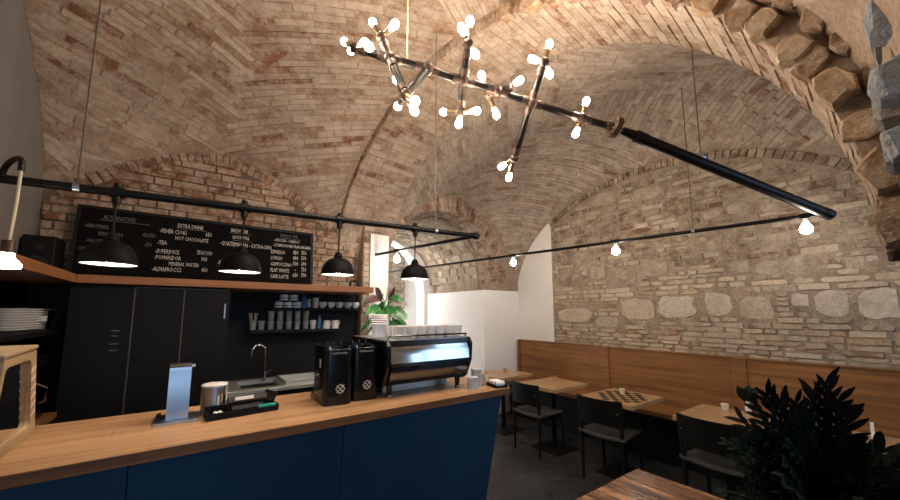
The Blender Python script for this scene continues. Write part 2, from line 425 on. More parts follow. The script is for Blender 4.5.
# left wall (grey plaster)
wl = struct(MB().bx(-1.3, XL, -3.4, 4.7, 0, 4.7).build('wall_left', 'plaster_grey'))
# back wall behind the bar: brick lunette
wb = struct(MB().bx(-1.3, 1.72, YB, YB+.25, 0, 4.6).build('wall_back', 'mortar_dark'))
ps = Pieces(); zz = 1.92; row = 0
def ring_z(x): return z_back(x)-.13
while zz < 3.4:
    hh = rng.uniform(.068, .085); x = XL+rng.random()*.2-.2
    while x < 1.68:
        L = rng.choice((.14, .24, .27, .3)); a, b = max(x, XL+.01), min(x+L, 1.69); m = (a+b)/2
        if b-a > .05 and zz+hh < ring_z(max(min(m, 1.4), -1.0))+.02:
            ps.quad([(a+.006, YB, zz+.005), (b-.006, YB, zz+.005), (b-.006, YB, zz+hh-.005), (a+.006, YB, zz+hh-.005)], (0, -1, 0), rng.choice((.006, .012, .02)), bcol(.3, '9c8268', '7c5137', '8a6a50'))
        x += L
    zz += hh; row += 1
N = 38                                     # voussoirs of the wall arch
for k in range(N):
    u0, u1 = -.97+1.94*k/N, -.97+1.94*(k+1)/N
    xs = [XL+(x_near(YB)-XL)*(u+1)/2 for u in (u0, u1)]
    za, zb = z_back(xs[0]), z_back(xs[1]); t = Vector((xs[1]-xs[0], 0, zb-za)).normalized(); nn = Vector((t.z, 0, -t.x)) if t.x > 0 else Vector((-t.z, 0, t.x))
    p0, p1 = Vector((xs[0], YB, za))+t*.005, Vector((xs[1], YB, zb))-t*.005
    ps.quad([p0, p1, p1+nn*.13, p0+nn*.13], (0, -1, 0), rng.uniform(.004, .018), bcol(.5, '96775c', '7b5039', '87664e'))
ps.finish(wb, 'brick', 'brick', 'brick_field')

# bench wall: rubble stone with brick courses
wr = struct(MB().bx(XR, XR+.25, -.45, 3.57, 0, 4.4).build('wall_right', 'mortar_stone'))
struct(MB().bx(XR-.012, XR+.25, 3.57, 4.5, 0, 4.2).build('wall_corner', 'plaster_white'))
ps = Pieces(); EX, EY, NW = Vector((0, 1, 0)), Vector((0, 0, 1)), Vector((-1, 0, 0)); blocked = []
BIG = [(604, 198, 26, 22), (648, 193, 28, 22), (711, 214, 20, 15), (585, 258, 20, 16), (569, 280, 24, 16), (598, 273, 18, 17), (624, 277, 30, 18), (656, 268, 28, 20),
       (639, 309, 36, 26), (677, 306, 40, 26), (708, 243, 32, 22), (739, 207, 26, 17), (778, 239, 32, 18), (833, 228, 20, 18), (739, 267, 24, 18),
       (767, 267, 26, 18), (803, 264, 40, 24), (719, 304, 30, 26), (757, 307, 34, 28), (880, 303, 44, 34), (832, 303, 38, 30), (800, 300, 18, 16), (892, 258, 20, 22), (855, 262, 20, 14), (575, 315, 36, 16), (607, 322, 26, 12)]
for (x, y, w_, h_) in BIG:
    a, b = at(x-w_/2, y+h_/2, 'X', XR), at(x+w_/2, y-h_/2, 'X', XR); c = (a+b)/2; hw, hh = abs(a.y-b.y)/2, abs(b.z-a.z)/2
    if c.y+hw > 3.55: c.y = 3.54-hw
    blocked.append((c.y-hw-.005, c.y+hw+.005, c.z-hh, c.z+hh))
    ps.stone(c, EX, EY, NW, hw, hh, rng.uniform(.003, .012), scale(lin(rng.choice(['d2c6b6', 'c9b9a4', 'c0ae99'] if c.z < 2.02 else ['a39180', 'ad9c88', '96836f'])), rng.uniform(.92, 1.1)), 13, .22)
zz = .98
while zz < 3.5:
    hh = rng.choice((.045, .05, .055, .06, .075)); y = -.4-rng.random()*.04
    while y < 3.55:
        L = rng.choice((.1, .16, .22, .26, .34)); a, b = y, min(y+L, 3.56)
        hit = [q for q in blocked if q[0] < b and q[1] > a and q[2] < zz+hh*.7 and q[3] > zz+hh*.3]
        if hit:
            q = min(hit, key=lambda q: q[0])
            if q[0]-a > .06: b = q[0]
            else: y = max(q[1] for q in hit if q[0]-a <= .06); continue
        m = (a+b)/2
        if b-a > .04 and zz+hh < z_wall(min(max(m, -.1), 4))-.1:
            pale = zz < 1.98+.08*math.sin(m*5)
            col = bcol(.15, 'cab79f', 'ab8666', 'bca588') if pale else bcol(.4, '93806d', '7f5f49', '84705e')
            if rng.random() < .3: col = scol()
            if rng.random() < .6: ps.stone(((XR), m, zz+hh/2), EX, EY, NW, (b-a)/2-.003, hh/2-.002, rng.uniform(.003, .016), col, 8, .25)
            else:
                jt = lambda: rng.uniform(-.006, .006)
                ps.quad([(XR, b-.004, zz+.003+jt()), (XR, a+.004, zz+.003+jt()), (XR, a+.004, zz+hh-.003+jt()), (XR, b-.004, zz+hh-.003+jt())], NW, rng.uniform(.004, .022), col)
        y = b
    zz += hh
y = -.1
while y < 3.56:                             # arch ring on the bench wall
    y2 = y+.07; za, zb = z_wall(y), z_wall(y2); t = Vector((0, y2-y, zb-za)).normalized(); nn = Vector((0, t.z, -t.y)); ln = math.hypot(y2-y, zb-za)
    nseg = max(1, round(ln/.075))
    for q in range(nseg):
        p0 = Vector((XR, y, za)).lerp(Vector((XR, y2, zb)), q/nseg); p1 = Vector((XR, y, za)).lerp(Vector((XR, y2, zb)), (q+1)/nseg)
        ps.quad([p0+t*.004, p1-t*.004, p1-t*.004+nn*.09, p0+t*.004+nn*.09], NW, rng.uniform(.015, .03), bcol(.3, '93806d', '7a5b46', '84705d'))
    y = y2
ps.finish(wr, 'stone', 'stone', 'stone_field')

# wall with the brick ring arch at the back of the seating bay, and the passage behind
AX, AO, ZS = 3.08, 1.2, 2.2
def ring(xh, crown, k, n=40): a = math.pi*k/n; return AX+xh*math.cos(a), ZS+(crown-ZS)*math.sin(a)
def arch_wall(name, y0, y1, xa, xb, cx, hw, spring, crown, top, mat, n=28):
    pts = [(cx+hw*math.cos(math.pi*k/n), spring+(crown-spring)*math.sin(math.pi*k/n)) for k in range(n+1)]
    mb = MB(); mb.bx(xa, cx-hw, y0, y1, 0, spring); mb.bx(cx+hw, xb, y0, y1, 0, spring); mb.bx(xa, cx-hw, y0, y1, spring, top); mb.bx(cx+hw, xb, y0, y1, spring, top)
    for (x0_, z0_), (x1_, z1_) in zip(pts[:-1], pts[1:]):
        V = [(x0_, y0, z0_), (x1_, y0, z1_), (x1_, y0, top), (x0_, y0, top), (x0_, y1, z0_), (x1_, y1, z1_), (x1_, y1, top), (x0_, y1, top)]
        mb.add(V, [(0, 1, 2, 3), (7, 6, 5, 4), (0, 4, 5, 1), (3, 2, 6, 7)])
    return struct(mb.build(name, mat))
wa = arch_wall('wall_arch', 4.3, 4.75, 1.74, XR+.2, AX, 1.0, ZS, 3.14, 4.3, 'mortar')
ps = Pieces(); n = 46
for k in range(n):
    a0, a1 = R(-6)+R(192)*k/n, R(-6)+R(192)*(k+1)/n
    f = lambda hw, cr, a: Vector((AX+hw*math.cos(a), 4.3, ZS+(cr-ZS)*math.sin(a)))
    g = .006
    P = [f(1.0, 3.14, a0+g), f(1.0, 3.14, a1-g), f(AO, 3.42, a1-g), f(AO, 3.42, a0+g)]
    m = sum(P, Vector())/4
    if m.z < z2(min(max(m.x, 2.2), 4.5), 4.29)+.1: ps.quad(P, (0, -1, 0), rng.uniform(.008, .02), bcol(.35, '9a7f68', '7c563f', '8a6c56'))
    for yy in (4.31, 4.45, 4.6):            # soffit bricks of the ring
        P = [Vector((p.x, yy+dy, p.z)) for p, dy in ((f(1.0, 3.14, a0+g), 0), (f(1.0, 3.14, a0+g), .13), (f(1.0, 3.14, a1-g), .13), (f(1.0, 3.14, a1-g), 0))]
        nn = Vector((-math.cos((a0+a1)/2), 0, -math.sin((a0+a1)/2)))
        ps.quad(P, nn, .008, bcol(.3, 'a08872', '7c563f', '8a6c56'))
ps.finish(wa, 'brick', 'brick', 'brick_field')
# passage barrel of rubble
def bar_pt(a, y): k = (y-4.75)/1.4; hw = 1.0-.05*k; cr = 3.14-.06*k; cx = AX-.08*k; return Vector((cx+hw*math.cos(a), y, ZS-.05+(cr-ZS)*math.sin(a)))
mb = MB(); V = []; n = 30
for j in range(5):
    for k in range(n+1):
        p = bar_pt(math.pi*k/n, 4.7+1.45*j/4); V.append(p); V.append(p+Vector((.25*math.cos(math.pi*k/n), 0, .25*math.sin(math.pi*k/n))))
for j in range(4):
    for k in range(n):
        a = (j*(n+1)+k)*2; b = a+2*(n+1); mb_f = [(a, b, b+2, a+2), (a+1, a+3, b+3, b+1)]; mb.f += mb_f
mb.v = [tuple(p) for p in V]; mb.f += [(2*k, 2*k+2, 2*k+3, 2*k+1) for k in range(n)]
pv = struct(mb.build('ceiling_passage', 'mortar_stone', smooth=True))
ps = Pieces(); a = .04
while a < math.pi-.05:
    da = rng.uniform(.09, .16); y = 4.7+rng.random()*.05
    while y < 6.1:
        L = rng.uniform(.14, .34)
        c = bar_pt(a+da/2, y+L/2); nn = Vector((-math.cos(a+da/2), 0, -math.sin(a+da/2))); ey = Vector((-math.sin(a+da/2), 0, math.cos(a+da/2)))
        if y+L < 6.14: ps.stone(c, (0, 1, 0), ey, nn, L/2-.008, da/2-.006, rng.uniform(.004, .014), tuple(k*1.0 for k in scol()), 8, .2)
        y += L
    a += da
ps.finish(pv, 'stone', 'rubble', 'stone_field', 200)
struct(MB().bx(4.05, XR+.1, 4.75, 6.15, 0, 2.2).build('wall_passage', 'mortar_stone'))
wq = arch_wall('wall_end', 6.15, 6.45, 1.9, 5.2, 2.9, .92, 1.9, 3.02, 4.2, 'plaster_white')
struct(MB().bx(1.9, 2.08, 4.75, 6.15, 0, 2.2).build('wall_jamb', 'plaster_white'))
# bright room beyond the passage
struct(MB().bx(1.9, 5.4, 8.0, 8.2, 0, 3.9).build('wall_far', 'plaster_white')); struct(MB().bx(5.2, 5.4, 6.45, 8.2, 0, 3.9).build('wall_beyond', 'plaster_white'))
mb = MB().bx(1.85, 2.05, 6.45, 6.3, 0, 3.9).bx(1.85, 2.05, 7.7, 8.2, 0, 3.9).bx(1.85, 2.05, 6.3, 7.7, 0, .6).bx(1.85, 2.05, 6.3, 7.7, 2.8, 3.9)
struct(mb.build('wall_window_side', 'plaster_white')); struct(MB().bx(1.85, 5.4, 6.3, 8.2, 3.9, 4.0).build('ceiling_beyond', 'plaster_white'))
sp = struct(MB().bx(3.75, 4.35, 7.93, 8.02, 1.7, 3.3).build('trim_1', 'mortar_stone'))
ps = Pieces(); zz = 1.72
while zz < 3.25:
    hh = rng.uniform(.09, .17); x = 3.77
    while x < 4.3:
        L = rng.uniform(.14, .28); b = min(x+L, 4.34)
        if b-x > .05: ps.stone(((x+b)/2, 7.93, zz+hh/2), (1, 0, 0), (0, 0, 1), (0, -1, 0), (b-x)/2-.006, hh/2-.006, rng.uniform(.01, .03), scol(), 8, .12)
        x = b
    zz += hh
ps.finish(sp, 'stone', 'rubble', 'stone_field', 200)
# low white partition
struct(MB().bx(3.78, XR-.014, 4.275, 5.95, 0, 1.965).build('wall_partition', 'plaster_white', bevel=.006))
# pier under the rib on the bar side
pw = struct(MB().bx(1.83, 2.085, 4.262, 4.298, 0, 2.62).build('wall_pier_white', 'plaster_white'))
ps = Pieces(); zz = 1.6
while zz < 2.9:
    for a, b in (((1.74, 1.83),) if zz < 2.6 else ((1.74, 1.9), (1.9, 2.08))): ps.quad([(a+.005, 4.29, zz+.005), (b-.005, 4.29, zz+.005), (b-.005, 4.29, zz+.07), (a+.005, 4.29, zz+.07)], (0, -1, 0), .01, bcol())
    zz += .075
ps.finish(pw, 'brick', 'brick', 'brick_field')
# rough stone pier at the right edge
wp = struct(MB().bx(1.98, 2.4, -.55, .02, 0, 4.4).build('wall_pier', 'mortar_stone'))
ps = Pieces(); zz = 0.
while zz < 3.9:
    hh = rng.uniform(.13, .3); y = -.52
    while y < .0:
        L = rng.uniform(.16, .32); b = (.085 if zz > 1.9 else .03) if y+L > -.1 else y+L
        ff = rng.uniform(.8, 1.1); cl = tuple(min(1, k*ff) for k in lin(rng.choice(['9aa0a8', '8f959c', 'a3a3a3', '8c878c'])))
        ps.stone((1.98, (y+b)/2, zz+hh/2), (0, 1, 0), (0, 0, 1), (-1, 0, 0), (b-y)/2+.004, hh/2-.008, rng.uniform(.03, .09)+(.04 if zz > 2.1 else 0), cl, 10, .16); y = b
    # quoin faces turned to the seating bay
    x = 1.97
    while x < 2.25:
        L = rng.uniform(.2, .4)
        ps.stone((x+L/2, .02, zz+hh/2), (-1, 0, 0), (0, 0, 1), (0, 1, 0), L/2-.006, hh/2-.008, rng.uniform(.01, .03)+(.035 if zz > 1.9 else 0), tuple(k*.95 for k in lin(rng.choice(['9aa0a8', '8f959c', 'a8a39e']))), 9, .16); x += L
    zz += hh
ps.finish(wp, 'stone', 'pierstone', 'stone_field', 200)
# the street side behind the camera: end wall with two windows, plain ceiling
YF = -2.5
mb = MB().bx(-1.3, -.8, YF-.2, YF, 0, 4.4).bx(1.0, 2.9, YF-.2, YF, 0, 4.4).bx(5.5, 6.0, YF-.2, YF, 0, 4.4)
mb.bx(-.8, 1.0, YF-.2, YF, 0, .8).bx(2.9, 5.5, YF-.2, YF, 0, .8).bx(-.8, 1.0, YF-.2, YF, 3.2, 4.4).bx(2.9, 5.5, YF-.2, YF, 3.2, 4.4)
struct(mb.build('wall_front', 'plaster_grey')); struct(MB().bx(-1.3, 6.0, YF-.2, -.2, 4.3, 4.5).build('ceiling_front', 'plaster_grey'))
struct(MB().bx(5.8, 6.0, YF, -.45, 0, 4.4).build('wall_street_side', 'plaster_grey')); struct(MB().bx(4.86, 6.0, -.45, -.25, 0, 4.4).build('wall_return', 'plaster_grey'))
for i, x0 in enumerate((-.8, 2.9)):
    mb = MB()
    ww = (1.8, 2.6)[i]
    for x in (x0, x0+ww/2-.03, x0+ww-.06): mb.bx(x, x+.06, YF-.06, YF-.01, .8, 3.2)
    for z_ in (.8, 2.4, 3.14): mb.bx(x0, x0+ww, YF-.055, YF-.015, z_, z_+.06)
    o = struct(mb.build('window_%d' % (i+1), 'black_wood'))
mb = MB(); n = 30; xr0 = x_near(-.03)
for k in range(n):
    xa_, xb_ = XL+(xr0-XL)*k/n, XL+(xr0-XL)*(k+1)/n; za, zb = z1(xa_, -.03), z1(xb_, -.03)
    V = [(x, y, z_) for y in (-.25, -.031) for x, z_ in ((xa_, za), (xb_, zb), (xb_, 4.4), (xa_, 4.4))]
    mb.add(V, [(0, 1, 2, 3), (7, 6, 5, 4), (0, 4, 5, 1), (3, 2, 6, 7)])
struct(mb.build('wall_spandrel', 'mortar'))
mb = MB()
for k in range(n):
    xa_, xb_ = 2.75+(XR-2.75)*k/n, 2.75+(XR-2.75)*(k+1)/n; za, zb = z2(xa_, -.15), z2(xb_, -.15)
    V = [(x, y, z_) for y in (-.35, -.151) for x, z_ in ((xa_, za), (xb_, zb), (xb_, 4.4), (xa_, 4.4))]
    mb.add(V, [(0, 1, 2, 3), (7, 6, 5, 4), (0, 4, 5, 1), (3, 2, 6, 7)])
struct(mb.build('wall_spandrel_rear', 'mortar'))
#PART2
# ================================================================ THE BAR
CT, YC0, YC1, XC1 = 1.05, 1.93, 2.66, 1.95
bar = thing('bar_counter', 'long bar counter with oak plank top and navy blue front', 'bar counter', (.5, 2.3, 0))
for k in range(5):
    ya, yb = YC0+(YC1-YC0)*k/5, YC0+(YC1-YC0)*(k+1)/5
    cuts = [-1.04, [-.1, .35, -.25, .2, .0][k], [.95, 1.2, .8, 1.12, .7][k], XC1]
    for xa_, xb_ in zip(cuts[:-1], cuts[1:]):
        MB().bx(xa_+.0006, xb_-.0006, ya+.0006, yb-.0006, CT-.045, CT).build('plank', 'oak_x', bar, world=True, bevel=.0012)
MB().bx(-1.04, XC1, YC0-.006, YC0-.0005, CT-.045, CT-.001).build('front_edge', 'oak_edge', bar, world=True, bevel=.0015)
def sloped(xa_, xb_, mat, name, tilt=.0):
    ytop, ybot = YC0+.035, YC0+.17
    V = [(xa_, ytop, CT-.046), (xb_, ytop, CT-.046), (xb_, ytop+.03, CT-.046), (xa_, ytop+.03, CT-.046), (xa_, ybot, .0), (xb_-tilt, ybot, .0), (xb_-tilt, ybot+.03, .0), (xa_, ybot+.03, .0)]
    MB().add(V, [(0, 1, 2, 3), (7, 6, 5, 4), (0, 4, 5, 1), (1, 5, 6, 2), (2, 6, 7, 3), (3, 7, 4, 0)]).build(name, mat, bar, world=True, bevel=.002)
for xa_, xb_, tl in ((-1.04, -.16, 0), (-.157, .72, 0), (.723, 1.9, .1)): sloped(xa_, xb_, 'navy', 'front_panel', tl)
V = [(1.88, YC0+.066, 1.0), (1.9, YC0+.066, 1.0), (1.9, YC1-.03, 1.0), (1.88, YC1-.03, 1.0), (1.78, YC0+.2, 0), (1.8, YC0+.2, 0), (1.8, YC1-.03, 0), (1.78, YC1-.03, 0)]
MB().add(V, [(0, 1, 2, 3), (7, 6, 5, 4), (0, 4, 5, 1), (1, 5, 6, 2), (2, 6, 7, 3), (3, 7, 4, 0)]).build('end_panel', 'navy', bar, world=True)

# back bar -------------------------------------------------------
BW = .0
struct(MB().bx(XL, 1.74, YB-.04, YB-.002, 0, 1.86).build('trim_2', 'black_paint'))
cab = thing('tall_cabinet', 'tall black cabinet with two flush doors and thin metal edges', 'cabinet', (-.2, 4.0, 0))
MB().bx(-.74, .29, 3.82, YB-.045, 0, 1.815).build('body', 'black_paint', cab, world=True)
for xa_, xb_ in ((-.735, -.375), (-.365, -.055), (-.045, .275)):
    d = MB().bx(xa_, xb_, 3.8, 3.818, .08, 1.8).build('door', 'black_paint', cab, world=True, bevel=.002)
for x in (-.37, -.05):
    MB().bx(x-.004, x+.004, 3.797, 3.818, .08, 1.803).build('edge_strip', 'wire_grey', cab, world=True)
MB().bx(-.37, .275, 3.797, 3.815, 1.8, 1.806).build('edge_strip', 'wire_grey', cab, world=True)
MB().bx(.245, .255, 3.782, 3.8, 1.55, 1.68).build('handle', 'steel', d)
for z_, wd in ((1.46, .05), (1.42, .03), (1.36, .05), (1.31, .05)):
    p = at(115, 335, 'Y', 3.8); MB().bx(p.x-wd/2, p.x+wd/2, 3.792, 3.799, z_-.004, z_+.004).build('display_mark', 'chalk_dim', cab, world=True)
led = thing('wood_ledge', 'reddish oak ledge running round the back bar above the cabinets', 'shelf', (.4, 4.1, 1.82))
MB().bx(-.7, 1.66, 3.75, YB-.005, 1.822, 1.885).build('back_board', 'ledge_x', led, world=True, bevel=.003)
MB().bx(XL+.005, -.702, 1.6, YB-.005, 1.822, 1.885).build('side_board', 'ledge_y', led, world=True, bevel=.003)
lc = thing('side_counter', 'low oak-topped counter along the grey left wall', 'counter', (-.9, 3.4, 0))
MB().bx(XL+.005, -.72, 2.72, 3.78, .86, .9).build('worktop', 'oak_y', lc, world=True, bevel=.003)
for k in range(3):
    MB().bx(-.78, -.75, 2.74+k*.345, 3.07+k*.345, .1, .85).build('door', 'oak_y', lc, world=True, bevel=.002)
MB().bx(XL+.005, -.78, 2.74, 3.78, 0, .86).build('body', 'black_paint', lc, world=True)
ss = tag(MB().bx(XL+.005, -.78, 2.7, 4.38, 1.445, 1.475).build('side_shelf', 'black_paint'), 'black shelf on the left wall carrying stacked white saucers', 'shelf')
# dark panelling on the left wall under the ledge
struct(MB().bx(XL+.001, XL+.004, 1.6, 4.4, 0, 1.82).build('trim_3', 'black_paint'))
# sink run
sk = thing('sink_unit', 'steel sink unit set in the back counter under the shelves', 'sink', (1.0, 4.1, 0))
MB().bx(.3, 1.7, 3.8, 4.4, .0, .86).build('body', 'black_paint', sk, world=True)
mb = MB().bx(.3, .42, 3.76, 4.4, .865, .9).bx(.78, 1.7, 3.76, 4.4, .865, .9).bx(.42, .78, 3.76, 3.86, .865, .9).bx(.42, .78, 4.3, 4.4, .865, .9)
mb.build('worktop', 'sink_steel', sk, world=True, bevel=.003)
mb = MB().bx(.42, .43, 3.86, 4.3, .7, .9).bx(.77, .78, 3.86, 4.3, .7, .9).bx(.43, .77, 3.86, 3.87, .7, .9).bx(.43, .77, 4.29, 4.3, .7, .9).bx(.43, .77, 3.87, 4.29, .7, .71)
mb.build('basin', 'sink_steel', sk, world=True)
mb = MB().bx(.8, 1.2, 3.82, 3.84, .9, .925).bx(.8, 1.2, 4.28, 4.3, .9, .925).bx(.8, .82, 3.84, 4.28, .9, .925).bx(1.18, 1.2, 3.84, 4.28, .9, .925)
for k in range(6): mb.bx(.82, 1.18, 3.88+.065*k, 3.885+.065*k, .9, .91)
mb.build('drainer', 'sink_steel', sk, world=True)
fx = .66
fo = MB().tube([(fx, 4.2, .9), (fx, 4.2, 1.2)]+[(fx-.06+.06*math.cos(R(a)), 4.2-.0, 1.2+.07*math.sin(R(a))) for a in range(15, 181, 15)]+[(fx-.125, 4.2, 1.14)], .011, 10).build('faucet', 'chrome', sk, True, True)
MB().cyl((fx, 4.2, .9), (fx, 4.2, .99), .022, .018).cyl((fx, 4.2, .96), (fx+.06, 4.16, 1.02), .008).build('faucet_base', 'chrome', sk, True, True)

# blackboard ------------------------------------------------------
bb = thing('menu_board', 'wide black chalkboard menu leaning above the oak ledge', 'blackboard', (.15, 4.25, 1.886))
TL, BL = Vector((-.86, 4.36, 2.545)), Vector((-.86, 4.28, 1.8885))
up = (TL-BL); H_ = up.length; upn = up.normalized(); rt = Vector((1, 0, 0)); nr = rt.cross(upn)   # nr faces the room (-Y)
rotm = Matrix((rt, upn, nr)).transposed()
W_ = 1.99
def brd(u, v, d=0): return BL+rt*u+upn*v+nr*d
MB().box(brd(W_/2, H_/2, -.008), (W_, H_, .016), rotm).build('board', 'black_board', bb, world=True, bevel=.002)
for (u, v, a, b) in ((W_/2, H_-.012, W_, .024), (W_/2, .012, W_, .024)): MB().box(brd(u, v, .004), (a, b, .012), rotm).build('frame_rail', 'black_wood', bb, world=True)
for u in (.012, W_-.012): MB().box(brd(u, H_/2, .004), (.024, H_-.05, .012), rotm).build('frame_stile', 'black_wood', bb, world=True)
def lettering(txt, u, v, size, mat='chalk', sx=.72, skew=.0):
    c = bpy.data.curves.new('chalk_lettering', 'FONT'); c.body = txt; c.size = size; c.extrude = .0006; c.resolution_u = 1
    o = bpy.data.objects.new('tmp', c); COL.objects.link(o)
    me = bpy.data.meshes.new_from_object(o.evaluated_get(bpy.context.evaluated_depsgraph_get())); bpy.data.objects.remove(o)
    me.name = 'chalk_lettering'; me.materials.clear(); me.materials.append(M[mat])
    q = bpy.data.objects.new('chalk_lettering', me); COL.objects.link(q); q.parent = bb
    q.matrix_parent_inverse = Matrix.Translation(-Vector(bb.location))
    q.matrix_world = Matrix.Translation(brd(u, v, .0012)) @ rotm.to_4x4() @ Matrix.Rotation(skew, 4, 'Z') @ Matrix.Diagonal((sx, 1.15, 1, 1))
    q.matrix_basis = Matrix.Translation(brd(u, v, .0012)) @ rotm.to_4x4() @ Matrix.Rotation(skew, 4, 'Z') @ Matrix.Diagonal((sx, 1.15, 1, 1))
LT = [  # text, u, v from top, size, material
 ('ALTERNATIVES', .22, .11, .05, 'chalk_dim'), ('-AEROPRESS', .06, .20, .043, 'chalk_dim'), ('KENYAN 250', .15, .265, .043, 'chalk_dim'), ('450/750', .50, .24, .043, 'chalk_dim'),
 ('-V60 / FILTER', .08, .335, .043, 'chalk_dim'), ('-550', .52, .33, .045, 'chalk_dim'), ('CHEMEX-KALITA', .04, .41, .043, 'chalk_dim'), ('- ICE', .06, .53, .04, 'chalk_dim'),
 ('EXTRA DRINK', .83, .11, .05, 'chalk'), ('-FEHÉR CSOKI', .70, .18, .05, 'chalk'), ('650', 1.06, .175, .055, 'chalk'), ('HOT CHOCOLATE', .82, .24, .048, 'chalk'),
 ('-TEA', .69, .30, .052, 'chalk'), ('-SUPERJUICE', .68, .385, .05, 'chalk'), ('750/1100', 1.0, .37, .052, 'chalk'), ('-POMANDOR', .68, .445, .05, 'chalk'), ('900', 1.04, .435, .052, 'chalk'),
 ('MINERAL WATER', .79, .50, .046, 'chalk'), ('-ALMAFRÖCCS', .67, .56, .05, 'chalk'), ('450', 1.05, .545, .052, 'chalk'),
 ('BREW BAR', 1.25, .095, .05, 'chalk'), ('QUICK MILL', 1.265, .165, .045, 'chalk'), ('·GUATEMALAN - EXTRA-SAN', 1.16, .25, .056, 'chalk'), ('DRIP (V60)', 1.28, .36, .05, 'chalk'), ('-FILTER', 1.15, .46, .056, 'chalk'), ('50', 1.50, .46, .05, 'chalk'),
 ('ESPRESSO TIME', 1.66, .085, .042, 'chalk_dim'), ('-AFRICAN - CARIBOU', 1.60, .145, .042, 'chalk'), ('-CUBAN HONDURAN-NICARAGUA', 1.59, .205, .044, 'chalk'),
 ('ESPRESSO', 1.57, .29, .052, 'chalk'), ('LUNGO', 1.57, .36, .052, 'chalk'), ('CAPPUCCINO', 1.57, .43, .052, 'chalk'), ('FLAT WHITE', 1.57, .50, .052, 'chalk'), ('CAFE LATTE', 1.57, .57, .052, 'chalk'),
 ('450\n490\n590\n  -\n650', 1.80, .28, .058, 'chalk'), ('550\n570\n690\n750\n790', 1.89, .275, .058, 'chalk')]
for (tx, u, v, sz, mt) in LT: lettering(tx, u-(0 if u < .2 else .05 if u < .6 else .13 if u < 1.12 else .1 if u < 1.55 else .03), H_-v, sz, mt, .66)
for (u, v, L) in ((.15, .12, .34), (.69, .12, .25), (1.14, .105, .2), (1.16, .185, .19), (1.18, .38, .17), (1.63, .1, .22)):
    MB().box(brd(u+L/2, H_-v, .001), (L, .004, .001), rotm).build('underline', 'chalk_dim', bb, world=True)
spk = thing('speaker_box', 'dark square speaker box standing on the ledge beside the chalkboard', 'speaker', (-.98, 4.2, 1.886))
MB().bx(-1.08, -.9, 4.08, 4.34, 1.886, 2.2).build('case', 'black_paint', spk, world=True, bevel=.006)
MB().cyl((-.99, 4.08, 1.98), (-.99, 4.072, 1.98), .06, .055, 20).build('cone', 'rubber', spk, True, True)
MB().cyl((-.99, 4.08, 2.11), (-.99, 4.074, 2.11), .03, .026, 16).build('tweeter', 'rubber', spk, True, True)

# wall shelves with cups and glasses --------------------------------
tag(MB().bx(.72, 1.7, 4.2, YB-.045, 1.625, 1.655).build('wall_shelf', 'black_paint', bevel=.003), 'upper black wall shelf holding white cups', 'shelf')
tag(MB().bx(.5, 1.48, 4.2, YB-.045, 1.385, 1.415).build('wall_shelf', 'black_paint', bevel=.003), 'lower black wall shelf holding drinking glasses', 'shelf')
def cup_proto(name, label, r, h, group, mat='ceramic', handle=True):
    t = thing(name, label, 'cup', (0, 0, 0), 0, group)
    MB().lathe([(r*.55, 0), (r*.62, .004), (r*.85, h*.35), (r, h), (r*.93, h), (r*.78, h*.36), (r*.5, .008)], (0, 0, 0), 18).build('bowl', mat, t, True)
    if handle:
        MB().tube([(r*.9, 0, h*.8), (r*1.35, 0, h*.82), (r*1.5, 0, h*.55), (r*1.2, 0, h*.28), (r*.75, 0, h*.25)], .0045, 6).build('handle', mat, t, True)
    return t
pc = cup_proto('coffee_cup', 'white handled cup in the row at the right of the upper shelf', .042, .07, 'white cups on the upper shelf')
first = True
for k, x in enumerate((1.26, 1.35, 1.44, 1.53, 1.62)):
    c = pc if k == 0 else copy_tree(pc); set_loc(c, (1.25+.1*k, 4.27, 1.655), R(-60)); c['label'] = '%s white handled cup from the left on the upper shelf' % ORD[k]
tag(MB().lathe([(.028, 0), (.034, .11), (.036, .115), (.0, .116)], (1.17, 4.27, 1.655), 16).build('paper_cup', 'pink_paper', smooth=True), 'small pinkish paper cup standing between jug and cups on the upper shelf', 'cup')
jr = thing('jar', 'small white-labelled jar in the pyramid on the upper shelf', 'jar', (0, 0, 0), 0, 'jars on the upper shelf')
MB().lathe([(.042, 0), (.044, .005), (.044, .055), (.04, .062)], (0, 0, 0), 18).build('body', 'ceramic', jr, True); MB().lathe([(.043, .062), (.043, .078), (.04, .08)], (0, 0, 0), 18).build('lid', 'black_gloss', jr, True)
MB().lathe([(.0445, .02), (.0445, .028)], (0, 0, 0), 18, cap=False).build('label_band', 'felt_grey', jr, True)
for k, (x, z_) in enumerate(((.78, 1.655), (.875, 1.655), (.97, 1.655), (.83, 1.736), (.93, 1.736))):
    c = jr if k == 0 else copy_tree(jr); set_loc(c, (x, 4.27, z_)); c['label'] = ('left', 'middle', 'right', 'top left', 'top right')[k]+' white jar with black lid in the jar pyramid on the upper shelf'
def bottle(label, x, z_, h, r, mat):
    t = thing('bottle', label, 'bottle', (x, 4.27, z_))
    MB().lathe([(r, 0), (r, h*.6), (r*.4, h*.82), (r*.4, h*.95)], (0, 0, 0), 16).build('body', mat, t, True); MB().lathe([(r*.44, h*.94), (r*.44, h)], (0, 0, 0), 12).build('cap', 'black_gloss', t, True); return t
bottle('blue bottle on the upper shelf beside the jars', 1.04, 1.655, .16, .028, 'blue_plastic')
def jug(label, loc, s=1, mat='glassware'):
    t = thing('jug', label, 'jug', loc); MB().lathe([(.035*s, 0), (.038*s, .02), (.03*s, .1*s), (.034*s, .13*s), (.031*s, .13*s), (.028*s, .1*s), (.035*s, .02), (.0, .006)], (0, 0, 0), 16, cap=False).build('body', mat, t, True)
    MB().tube([(.03*s, 0, .11*s), (.06*s, 0, .11*s), (.062*s, 0, .06*s), (.036*s, 0, .03*s)], .004, 6).build('handle', mat, t, True)
